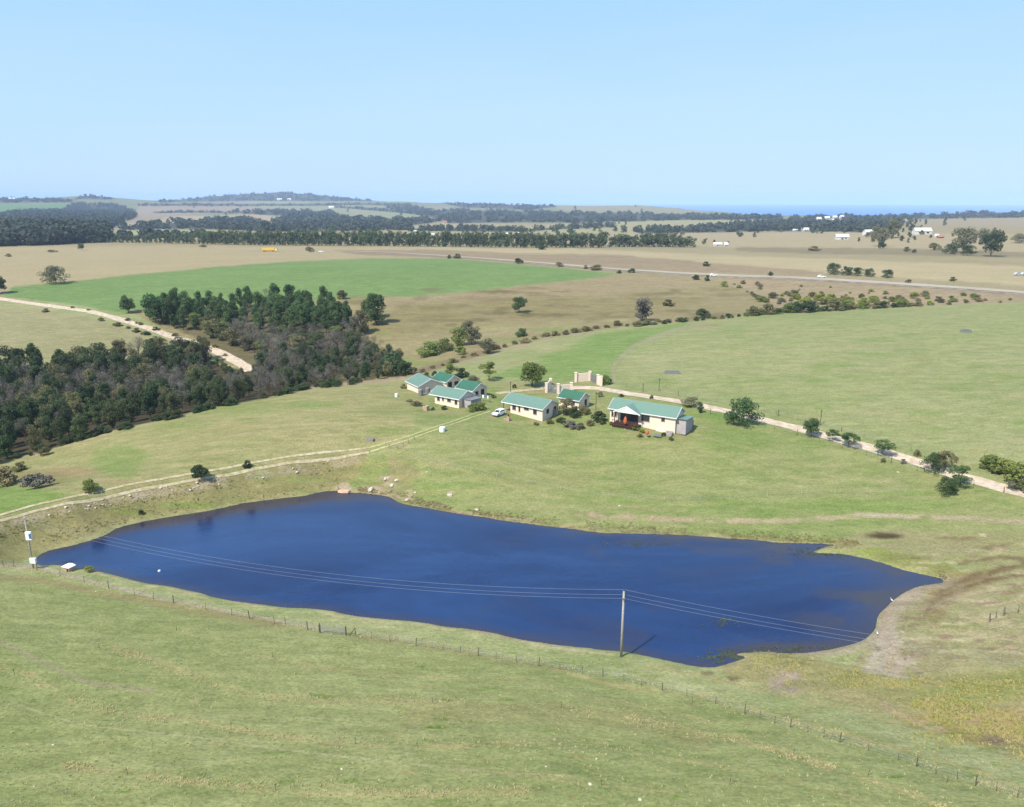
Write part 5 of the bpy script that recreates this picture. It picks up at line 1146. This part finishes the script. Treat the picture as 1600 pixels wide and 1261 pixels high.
car(502, 394.5, 3, CARW, 'white car on the far road behind the yellow lorry')
x, y, z = P1(422, 393); k = mpp(x, y, z) * 23
t = thing('lorry', 'long yellow covered lorry on the far road in front of the windbreak', 'lorry', (x, y, z + .1), R(2)); s = k / 13.5; t.scale = (s, s, s * .8)
MB().box(-6.7, 4.3, -1.2, 1.2, 1.1, 3.9).build('trailer', YEL, t); c = MB(); c.prism([(4.7, .6), (6.7, .6), (6.7, 1.8), (6.3, 3.1), (4.7, 3.1)], 'y', -1.15, 1.15); cb = c.build('cab', mat('pale_yellow_paint', lin((250,226,150), .8), .4), t); MB().box(6.55, 6.72, -1, 1, 1.9, 2.7).build('windscreen', GLASS, cb); MB().box(-6.5, 6.4, -.5, .5, .6, 1.08).build('chassis', RUBBER, t)
for sx in (-5.6, -4.3, 2.6, 5.6):
    for sy in (-1.2, .9): MB().tube([(sx, sy, .5), (sx, sy + .3, .5)], .5, 12).build('wheel', RUBBER, t)

# pump hut on the bank
x, y, z = P1(108, 891); t = thing('pump_hut', 'tiny brick pump hut with a white sheet roof at the left water edge', 'hut', (x, y, z), R(-22), None, .68)
MB().box(-.95, .95, -.7, .7, -.3, 1.0).build('wall', BRICK, t); MB().prism([(-1.2, 1.01), (1.2, 1.01), (1.15, 1.12), (.1, 1.32), (-1.15, 1.12)], 'y', -.95, .95).build('roof', WHITE, t); MB().box(.2, .75, -.75, -.705, -.05, .85).build('door', DOORM, t); MB().box(-1.5, -1.0, -.5, .5, -.3, .6).build('side_wall', BRICK, t)

# ------------------------------------------------------------------ power line
def pole(u, v, h, r, label, m=PALEW, top=True):
    x, y, z = P1(u, v); t = thing('power_pole', label, 'power pole', (x, y, z))
    MB().tube([(0, 0, -.5), (0, 0, h * .5), (0, 0, h)], [r * 1.15, r, r * .8], 10).build('shaft', m, t, True)
    if top:
        a = MB().box(-.08, .08, -.5, .5, h - 1.05, h - .93).build('crossarm', m, t); a.rotation_euler = (0, 0, R(-15))
        for s in (-.42, .42): lathe([(.03, 0), (.07, .05), (.04, .1), (.07, .15), (.02, .22)], 8).build('insulator', GLASS, a).location = (0, s, h - .93)
        lathe([(.03, 0), (.08, .06), (.04, .12), (.07, .18), (.02, .26)], 8).build('insulator', GLASS, t).location = (0, 0, h)
    return t, Vector((x, y, z))
pm, b2 = pole(970.5, 1026, 9.0, .15, 'pale timber power pole standing at the near water edge')
pl_, b1 = pole(52.5, 888, 8.7, .11, 'timber power pole at the left end of the dam, carrying a white transformer', top=False)
tb = MB().box(-.1, .75, -.42, -.12, 4.9, 6.2).build('transformer', mat('white_plastic', (.8, .8, .82), .5), pl_); MB().box(.45, .77, -.46, -.425, 5.15, 5.95).build('cooling_fins', mat('blue_grey_paint', lin((110,130,170), .6), .5), tb)
MB().box(-.1, .78, -.5, -.13, 1.0, 1.85).build('meter_box', WHITE, pl_); MB().box(-.05, .05, -.62, .62, 8.2, 8.3).build('crossarm', PALEW, pl_)
# third pole of the line stands outside the frame to the right; its foot carries on the line of the other two
b3 = b2 + (b2 - b1) * .95; b3.z = float(zat(b3.x, b3.y)); t3 = thing('power_pole', 'timber power pole beyond the right edge of the picture', 'power pole', b3); MB().tube([(0, 0, -.5), (0, 0, 9)], [.17, .12], 10).build('shaft', PALEW, t3)
def wires(a, b, ha, hb, sag, lab):
    dr = (b - a).normalized(); sd_ = Vector((-dr.y, dr.x, 0))
    for k_, (off, dh) in enumerate([(0, .2), (-.45, -.72), (.45, -.72)]):
        p0 = a + sd_ * off + Vector((0, 0, ha + dh)); p1 = b + sd_ * off + Vector((0, 0, hb + dh)); pts = []
        for i in range(41): f = i / 40; q_ = p0.lerp(p1, f); q_.z -= sag * 4 * f * (1 - f); pts.append(q_)
        o = MB().tube(pts, .013, 4).build('power_line', WIREM); tag(o, lab[k_], 'power line', 'wires over the dam')
wires(b1, b2, 8.4, 9.0, 3.0, ['upper wire over the water between the two power poles', 'far lower wire over the water between the two power poles', 'near lower wire over the water between the two power poles'])
wires(b2, b3, 9.0, 9.0, 2.2, ['upper wire running right from the pale pole', 'far lower wire running right from the pale pole', 'near lower wire running right from the pale pole'])
for u, v, hp, lb in [(797.5, 619, 23, 'thin dark pole behind the middle house roof'), (1029.5, 611, 20, 'thin dark pole by the drive behind the big house roof'), (1004.5, 613, 14, 'short dark pole left of the taller one behind the big house'), (1281.5, 664, 24, 'thin dark pole on the far side of the drive, right of the broad tree'), (931, 640, 28, 'thin brown pole at the gable of the small house'), (1216, 650, 10, 'short dark post on the far side of the drive')]:
    x, y, z = P1(u, v); h = hp * mpp(x, y, z) * 1.03; t = thing('timber_pole', lb, 'pole', (x, y, z)); MB().tube([(0, 0, -.3), (0, 0, h)], [.09, .07], 7).build('shaft', DARKP, t); MB().box(-.3, .3, -.04, .04, h * .9, h * .93).build('crossarm', DARKP, t)

# ------------------------------------------------------------------ fences and stakes
def fence(label, pts, hp, r, m, every=None, nw=3, wr=.012, jit=.08, heavy=4):
    W3 = [Vector(P1(*p)) for p in pts]; t = thing('wire_fence', label, 'fence', W3[0]); o0 = W3[0]
    pp = []
    if every:
        c = smooth_line([(w_.x, w_.y) for w_ in W3], 12); sg = np.hypot(*np.diff(c, axis=0).T); s_ = np.concatenate([[0], np.cumsum(sg)])
        for q_ in np.arange(0, s_[-1], every): x, y = np.interp(q_, s_, c[:, 0]), np.interp(q_, s_, c[:, 1]); pp.append(Vector((x, y, float(zat(x, y)))))
    else: pp = W3
    me = MB().tube([(0, 0, -.25), (0, 0, 1)], [r, r * .9], 6).mesh('post')
    for i, w_ in enumerate(pp[:99]):
        p = link('post', me, m, t); p.location = w_ - o0; hv = heavy and i % heavy == 0
        p.scale = (1.5 if hv else .8, 1.5 if hv else .8, hp * (1.12 if hv else .95) * random.uniform(.92, 1.06)); p.rotation_euler = (random.uniform(-jit, jit), random.uniform(-jit, jit), 0)
    for k_ in range(nw):
        mb = MB(); mb.tube([w_ - o0 + Vector((0, 0, hp * (.9 - .3 * k_))) for w_ in pp], wr, 3); mb.build('wire', WIREM, t)
    return t
SHF = [(-30,880),(5,884),(22,886),(58,891),(94.5,901),(132,910),(169.5,919),(210,930),(240,936),(271.5,942),(322,953),(362,961),(390,967),(429,975),(446,976),(481,984),(499,988)]
fence('dark post and wire fence along the near bank, left of the mesh gate', SHF, 1.15, .042, DARKP, heavy=3)
SHF2 = [(556,993),(580,998),(610,1003),(650,1009),(692,1016),(720,1020),(747,1025),(775,1030),(807,1035),(842,1041),(875,1047),(910,1052),(942,1057),(975,1064),(1002,1071),(1035,1079),(1073,1088),(1118,1100),(1163,1115),(1187,1122),(1210,1130),(1235,1137),(1262,1144),(1287,1152),(1312,1160),(1357,1173),(1403,1188),(1432,1198),(1462,1209),(1495,1218),(1524,1228),(1556,1237),(1589,1247),(1640,1262)]
fence('dark post and wire fence running down right from the mesh gate across the near pasture', SHF2, 1.0, .034, DARKP, heavy=3)
GA, GB = Vector(P1(500, 988.5)), Vector(P1(541, 993)); t = thing('field_gate', 'galvanised mesh gate in the fence on the near bank', 'gate', GA); d = GB - GA
for p in (Vector((0, 0, 0)), d): MB().tube([p + Vector((0, 0, -.2)), p + Vector((0, 0, 1.35))], .07, 8).build('gate_post', DARKP, t)
gm = MB(); a_ = d * .03; c_ = d * .97
for f in np.linspace(0, 1, 5): gm.tube([a_ + Vector((0, 0, .15 + f)), c_ + Vector((0, 0, .15 + f))], .022, 5)
for f in np.linspace(0, 1, 22): q_ = a_.lerp(c_, f); gm.tube([q_ + Vector((0, 0, .15)), q_ + Vector((0, 0, 1.15))], .012 if 0 < f < 1 else .03, 4)
gm.tube([a_ + Vector((0, 0, .15)), c_ + Vector((0, 0, 1.15))], .022, 5); gm.build('gate_leaf', GALV, t); MB().tube([d + Vector((.3, 0, -.1)), d + Vector((1.1, -.1, 1.0))], .05, 6).build('brace', DARKP, t)
fence('pale post fence across the pasture from the track end to the right', [(606,697),(640,706),(681,725),(730,735),(782,747),(830,757),(880,767),(930,776),(960,780),(1010,781),(1070,783),(1129,783),(1179,777),(1228,775),(1278,773),(1325,772),(1374,772),(1423,770)], 1.0, .05, mat('pale_post', lin((206,204,176), .6), .9), every=6.5, nw=2, heavy=0)
fence('thin dark post fence along the near side of the gravel drive', [(1110,647),(1140,656),(1223,674),(1289,693),(1360,714),(1440,738),(1510,756),(1560,768),(1640,786)], 1.15, .045, DARKP, every=5.0, nw=3, heavy=4)
fence('thin dark post fence along the far side of the gravel drive', [(955,600),(1010,610),(1100,625),(1180,641),(1260,660),(1330,678),(1410,702),(1470,715)], 1.15, .04, DARKP, every=5.0, nw=3, heavy=4)
fence('grey sheep pen fence beside the grass track below the homestead', [(603,697),(612,703),(625,702),(636,694),(655,684)], 1.1, .05, TIMB, every=1.6, nw=3, heavy=0)
fence('short post fence in the dry ground at the right edge', [(1546,972),(1556,966),(1568,962),(1590,958),(1612,950)], 1.1, .07, TIMB, nw=2, heavy=2)
t = fence('row of pale upright sticks in the bottom left corner', [(-6,1262),(5,1262),(16,1263),(25,1264),(36,1266),(47,1268),(67,1270),(78,1272),(88,1273),(100,1275),(111,1277),(120,1278),(130,1279)], 1.25, .022, mat('pale_stick', lin((196,200,156), .6), .9), nw=0, heavy=0, jit=.04)
sme = MB().tube([(0, 0, -.1), (0, 0, 1)], [.028, .022], 5).mesh('fence_stake')
for i, (u, v) in enumerate([(23,1054),(157,1015),(49,924),(169,1115),(361,1140),(199,1210),(426,1027),(486,1091),(555,1163),(782,1164),(431,1235),(676,1240),(676,1100),(276,985),(877,1107),(1004,1162),(1082,1098),(1240,1180),(1356,1212),(1479,1223),(545,1020),(940,1228),(1140,1226)]):
    o = link('fence_stake', sme, DARKP); o.location = P1(u, v); o.scale = (1, 1, random.uniform(.65, .85)); o.rotation_euler = (random.uniform(-.15, .15), random.uniform(-.15, .15), 0)
    tag(o, 'thin dark stake standing alone in the near pasture', 'stake', 'stakes scattered over the near pasture')

# ------------------------------------------------------------------ stones, sand heap, float, birds
import bmesh
def stone_mesh(i, flat=.55):
    bm = bmesh.new(); bmesh.ops.create_icosphere(bm, subdivisions=2, radius=1); rng = random.Random(i)
    o = Vector((rng.random() * 9, rng.random() * 9, 0))
    from mathutils import noise as mn
    for v in bm.verts: v.co *= 1 + .45 * mn.noise(v.co * 1.1 + o); v.co.z *= flat
    me = bpy.data.meshes.new('stone'); bm.to_mesh(me); bm.free(); return me
SM = [stone_mesh(i) for i in range(4)]
def stone(u, v, wpx, label, group=None, m=STONE, i=None):
    x, y, z = P1(u, v); s = wpx * mpp(x, y, z) / 2; o = link('stone', with_mat(SM[random.randrange(4) if i is None else i], m)); o.location = (x, y, z + s * .12); o.scale = (s, s * random.uniform(.6, .9), s); o.rotation_euler = (0, 0, random.uniform(0, 6))
    tag(o, label, 'stone', group)
for u, v, w in [(83,1164),(43,1163),(534,1202),(592,1219),(922,1225),(933,1186),(853,1198),(53,1228),(925,1065),(1000,1249)] and [(83,1164,4),(43,1163,3),(534,1202,5),(592,1219,3),(922,1226,8),(932,1186,4),(853,1198,4),(53,1229,3),(150,924,3),(1000,1250,7)]:
    stone(u, v, w, 'small white stone lying in the near pasture', 'white stones in the near pasture')
for u, v, w, lb in [(95,865,6,'pale stone at the water line near the left pole'),(605,749,12,'pale slab of rock above the far shore, left of the others'),(620,751,8,'small pale rock right of the long slab above the far shore'),(612,759,9,'pale rock below the long slab above the far shore'),(636,782,9,'pale rock at the water corner on the far shore'),(649,770,6,'small yellowish rock above the water corner'),(703,774,9,'lone pale rock on the far shore slope'),(745,797,7,'lone rock low on the far bank'),(667,738,4,'tiny white stone on the slope above the far shore'),(579,766,13,'flat pale rock right of the sand heap'),(968,791,5,'white stone below the pale fence'),(1403,738,4,'white stone on the drive verge')]:
    stone(u, v, w, lb)
rr = random.Random(8); cl = 0
for k_ in range(34):                                              # rubble along the dam track
    u = rr.uniform(60, 560); v = float(np.interp(u, [0, 100, 200, 300, 400, 500, 577], [814, 788, 768, 751, 733, 719, 708])) + rr.uniform(2, 16); stone(u, v, rr.uniform(2, 6), 'pale rubble stone on the dam wall below the track', 'rubble on the dam wall', i=rr.randrange(4))
x, y, z = P1(538, 768); o = link('sand_heap', with_mat(stone_mesh(9, .5), mat('pink_sand', lin((230,196,166), .62), .95, .5, 4))); s = 20 * mpp(x, y, z) / 2; o.location = (x, y, z); o.scale = (s, s * .7, s * .7); tag(o, 'rounded heap of pink sand at the far corner of the dam', 'sand heap')
x, y = [float(q_) for q_ in at_z(249, 892, .05)]; t = thing('float', 'small white float on the water near the left bank', 'float', (x, y, .05), .6); lathe([(.02, -.22), (.2, -.1), (.24, .02), (.16, .14), (.03, .2)], 12).build('body', WHITE, t, True); MB().tube([(0, 0, .18), (0, 0, .32)], .02, 6).build('ring', GREYP, t)
def bird(u, v, rz, label):
    x, y, z = P1(u, v); t = thing('white_bird', label, 'bird', (x, y, max(z, 0)), rz, 'white birds at the water edge'); b = MB()
    b.tube([(-.2, 0, .30), (-.12, 0, .33), (0, 0, .36), (.1, 0, .40), (.14, 0, .46), (.13, 0, .52), (.16, 0, .57), (.2, 0, .585), (.24, 0, .58)], [.012, .05, .085, .06, .03, .022, .022, .032, .015], 10); b.build('body', WHITE, t, True)
    MB().tube([(.235, 0, .58), (.32, 0, .57)], [.012, .003], 5).build('beak', YEL, t)
    for s in (-.03, .03): MB().tube([(0, s, .3), (-.02, s, .16), (.0, s, -.02)], [.012, .008, .008], 5).build('leg', RUBBER, t)
bird(1393, 941, 2.2, 'small white bird at the tail of the dam, upper of two'); bird(1370.5, 993, 1.6, 'small white bird where the wires cross the shore, lower of two')

def weed(label, cu, cv, ru, rv, n, m, seed):
    rng = np.random.default_rng(seed); u = cu + rng.normal(0, ru, n); v = cv + rng.normal(0, rv, n); k_ = fbm(u / 9 + seed, v / 3.5, 3) > -.02; u, v = u[k_], v[k_]
    x, y = at_z(u, v, .02); k_ = shore_dist(x, y) < -.1; x, y = x[k_], y[k_]; n = len(x); c = np.stack([x, y, .015 + .02 * rng.random(n)], 1)
    nor = np.tile([0., 0., 6.], (n, 1)); q4, f = leaf_quads(c, nor, .11, rng); tag(link('water_weed', np_mesh('water_weed', q4, f, smooth=False), m), label, 'water weed', None, 'stuff')
WEEDM = mat('water_weed_leaf', lin((96,108,74), .45), .8, .8, 1, col2=lin((74,80,66), .45))
weed('floating weed at the near corner beside the marsh', 1150, 1028, 26, 5, 900, WEEDM, 3); weed('green weed fringe at the notch of the far right shore', 1300, 862, 34, 4, 900, WEEDM, 5)
weed('pale streak of weed near the far shore', 980, 850, 34, 1.6, 260, WEEDM, 6); weed('thin weed patch right of the pale pole', 1130, 972, 16, 4, 120, WEEDM, 7); weed('weed fringe along the lower right shore', 1260, 1016, 50, 3, 700, WEEDM, 8)
# ------------------------------------------------------------------ far houses
FWALL = mat('far_white_wall', (.58, .57, .55), .8, .3, .3); FROOF = mat('far_white_roof', (.66, .66, .65), .6, .2, .3); FRG = mat('far_pale_green_roof', lin((205,226,196), .8), .7, .2, .3); FRB = mat('far_brown_wall', lin((190,140,118), .6), .8, .4, .3)
def far_house(u, v, wpx, hpx, ang, label, roofm=FROOF, wallm=FWALL, cat='house'):
    x, y, z = P1(u, v); k_ = mpp(x, y, z); L = wpx * k_ * .92; h = hpx * k_; W = L * .5; t = thing('far_house' if cat == 'house' else 'barn', label, cat, (x, y, z), R(ang))
    MB().prism([(-W/2, -1.5), (W/2, -1.5), (W/2, h * .5), (0, h * .95), (-W/2, h * .5)], 'x', -L/2, L/2).build('wall', wallm, t)
    r = MB(); sl_ = h * .45 / (W / 2)
    for s in (1, -1): r.prism([(s * (W/2 + .5), h * .5 - .5 * sl_ + .1), (0, h * .95 + .1), (0, h * .95 + .4), (s * (W/2 + .5), h * .5 - .5 * sl_ + .4)], 'x', -L/2 - .5, L/2 + .5)
    r.build('roof', roofm, t)
    MB().box(-L * .1, L * .06, -W/2 - .08, -W/2 - .01, 0, h * .34).build('door', FRAME, t)
    MB().box(L * .18, L * .34, -W/2 - .08, -W/2 - .01, h * .16, h * .38).build('window', GLASS, t)
for a in [(1258,361,13,5,-5,'white house at the left foot of the wooded village slope'),(1242,361,7,3,5,'low pale house left of the white one at the foot of the village slope'),
 (1315,374,20,8,-6,'long white roofed farm building in front of the village'),(1356,367,17,8,25,'white gabled barn behind the field, right of the long white roof',FROOF,FWALL,'barn'),
 (1440,366,27,10,-3,'big barn with a pale green roof at the right',FRG,FWALL,'barn'),(1463,371,6,5,0,'small pale outbuilding right of the green roofed barn'),(1469,372,10,4,0,'low brown outbuilding right of the green roofed barn',FRB,FRB),
 (1279,345,9,6,20,'white village house on the wooded slope, leftmost'),(1292,343,8,5,-10,'pale blue-white village house, second from the left'),(1304,342,8,5,15,'white village house, third from the left'),(1300,347,6,5,0,'small white village house below the third one'),(1315,341,8,5,25,'white village house, fourth from the left'),(1313,346,7,4,0,'pinkish village house below the fourth one',FRB),(1366,335,9,4,0,'white roofed house on the skyline above the village'),
 (1121,384,13,5,-4,'white farmhouse on the field edge right of the windbreak clumps'),(1134,384,6,5,10,'small pale house joined to the farmhouse by the windbreak clumps'),
 (518,326,8,4,0,'white house alone on the hillside below the long hill'),(437,313,8,3,0,'pale house on the crest field under the long hill, left one'),(452,313,6,3,0,'pale house on the crest field under the long hill, right one'),
 (649,368,4,8,0,'narrow white building behind the windbreak'),(677,371,10,6,8,'white house behind the windbreak, right of the narrow building'),(694,372,9,4,-5,'low white house behind the windbreak'),(808,367,7,4,0,'pale roof showing behind the windbreak near its right part'),(793,367,5,3,0,'small pale roof left of another behind the windbreak'),(695,350,7,5,0,'pale pink house on the ridge field beyond the windbreak',FRB),(20,312,10,3,0,'pale house on the far left skyline')]:
    far_house(*a)
for u, v, r_, h in [(555, 356, 5, 9)]:
    spx = P1(u, v)

# ------------------------------------------------------------------ grass tufts of the near pasture (uncountable)
def tufts(name, label, n, m, seed, region, hgt, strips=None, shore=False):
    rng = np.random.default_rng(seed)
    u = rng.uniform(region[0], region[1], n); v = rng.uniform(region[2], region[3], n)
    if strips:
        pts = []
        for ln, wd, k_ in strips:
            c = smooth_line(ln, 12); s_ = rng.uniform(0, len(c) - 1.01, k_); i = s_.astype(int); f = (s_ - i)[:, None]; p = c[i] * (1 - f) + c[i + 1] * f
            p = p + rng.normal(0, 1, (k_, 2)) * np.array([4, wd]); keep = (fbm(p[:, 0] / 40, p[:, 1] / 12) > -.06); pts.append(p[keep])
        pts = np.vstack(pts); u, v = pts[:, 0], pts[:, 1]
    x, y, z = P(u, v)
    ok = (shore_dist(x, y) > (.15 if shore else 2.0)); x, y, z = x[ok], y[ok], z[ok]; n = len(x); K = 4
    ph = rng.uniform(0, 6.28, (n, K)); h = hgt * rng.uniform(.5, 1.3, (n, 1)) * np.ones((1, K)); w = h * rng.uniform(.25, .5, (n, K)); ox = rng.normal(0, hgt * .5, (n, K)); oy = rng.normal(0, hgt * .5, (n, K))
    cx = x[:, None] + ox; cy = y[:, None] + oy; cz = z[:, None] - .03 + 0 * ox; dx = np.cos(ph) * w; dy = np.sin(ph) * w; lx = rng.normal(.1, .8, (n, K)) * h; ly = rng.normal(.75, .5, (n, K)) * h
    V4 = np.stack([np.stack([cx - dx, cy - dy, cz], -1), np.stack([cx + dx, cy + dy, cz], -1), np.stack([cx + dx * .7 + lx, cy + dy * .7 + ly, cz + h], -1), np.stack([cx - dx * .7 + lx, cy - dy * .7 + ly, cz + h], -1)], 2).reshape(-1, 3)
    o = link(name, np_mesh(name, V4, np.arange(len(V4)).reshape(-1, 4), smooth=False), m); tag(o, label, 'grass', None, 'stuff')
straw = mat('straw_grass', lin((218,206,154), .66), .9, .8, .8, trans=.35, col2=lin((196,186,130), .66)); grn = mat('green_grass', lin((164,180,110), .66), .9, .8, .8, trans=.35, col2=lin((150,168,96), .66))
tufts('grass_tufts', 'short green grass tufts over the near pasture', 3500, grn, 1, (-80, 1680, 960, 1290), .09)
tufts('dry_grass', 'dry straw coloured tufts over the near pasture', 4000, straw, 2, (-80, 1680, 960, 1290), .09)
tufts('bank_grass', 'rough dry grass along the fence and the near bank', 0, straw, 3, (0, 1, 0, 1), .10, strips=[([(0,884),(100,900),(270,940),(480,980),(700,1012),(942,1052),(1163,1108),(1403,1182),(1640,1256)], 4, 2600), ([(180,1014),(400,1085),(676,1098),(1000,1118)], 5, 700), ([(0,1040),(200,1115),(492,1156),(960,1160)], 5, 800), ([(100,1198),(330,1225),(676,1240),(820,1236)], 5, 900), ([(965,1118),(1250,1183),(1500,1270)], 4, 700)], shore=True)
tufts('marsh_rushes', 'olive and straw rushes in the marsh below the tail of the dam', 0, mat('marsh_grass', lin((182,180,100), .66), .9, .9, .4, trans=.35, col2=lin((206,186,132), .66)), 4, (0, 1, 0, 1), .15, strips=[([(1180,1035),(1330,1062),(1420,1085),(1640,1060)], 10, 1000), ([(1420,1110),(1520,1140),(1640,1150)], 20, 2200), ([(1380,1075),(1640,1110)], 16, 1200)], shore=True)
tufts('dam_wall_scrub', 'coarse dry grass on the inner slope of the dam wall', 0, mat('coarse_grass', lin((172,164,112), .62), .9, .9, .6, trans=.3, col2=lin((134,130,84), .62)), 5, (0, 1, 0, 1), .15, strips=[([(0,835),(100,805),(200,785),(300,767),(400,750),(500,735),(577,722)], 6, 700), ([(60,850),(200,806),(400,776),(530,758)], 6, 600)], shore=True)
tufts('shore_grass', 'dry grass and scrub along the far shore', 0, MATS['coarse_grass'], 6, (0, 1, 0, 1), .16, strips=[([(560,765),(640,780),(720,797),(840,814),(1050,830),(1230,843),(1340,850)], 4, 2600), ([(1380,935),(1400,915),(1480,900)], 4, 500)], shore=True)

# ------------------------------------------------------------------ haze
hz = MB().box(-28000, 28000, -3000, 27000, -1200, 175).build('haze', None)
hm = bpy.data.materials.new('haze'); hm.use_nodes = True; n = hm.node_tree.nodes; n.remove(n['Principled BSDF'])
pv = n.new('ShaderNodeVolumePrincipled'); pv.inputs['Color'].default_value = (.56, .72, 1.0, 1); pv.inputs['Density'].default_value = HAZE; pv.inputs['Anisotropy'].default_value = -0.15
hm.node_tree.links.new(pv.outputs[0], n['Material Output'].inputs['Volume']); hz.data.materials.append(hm)
tag(hz, kind='stuff', label='pale blue air haze over the whole country')
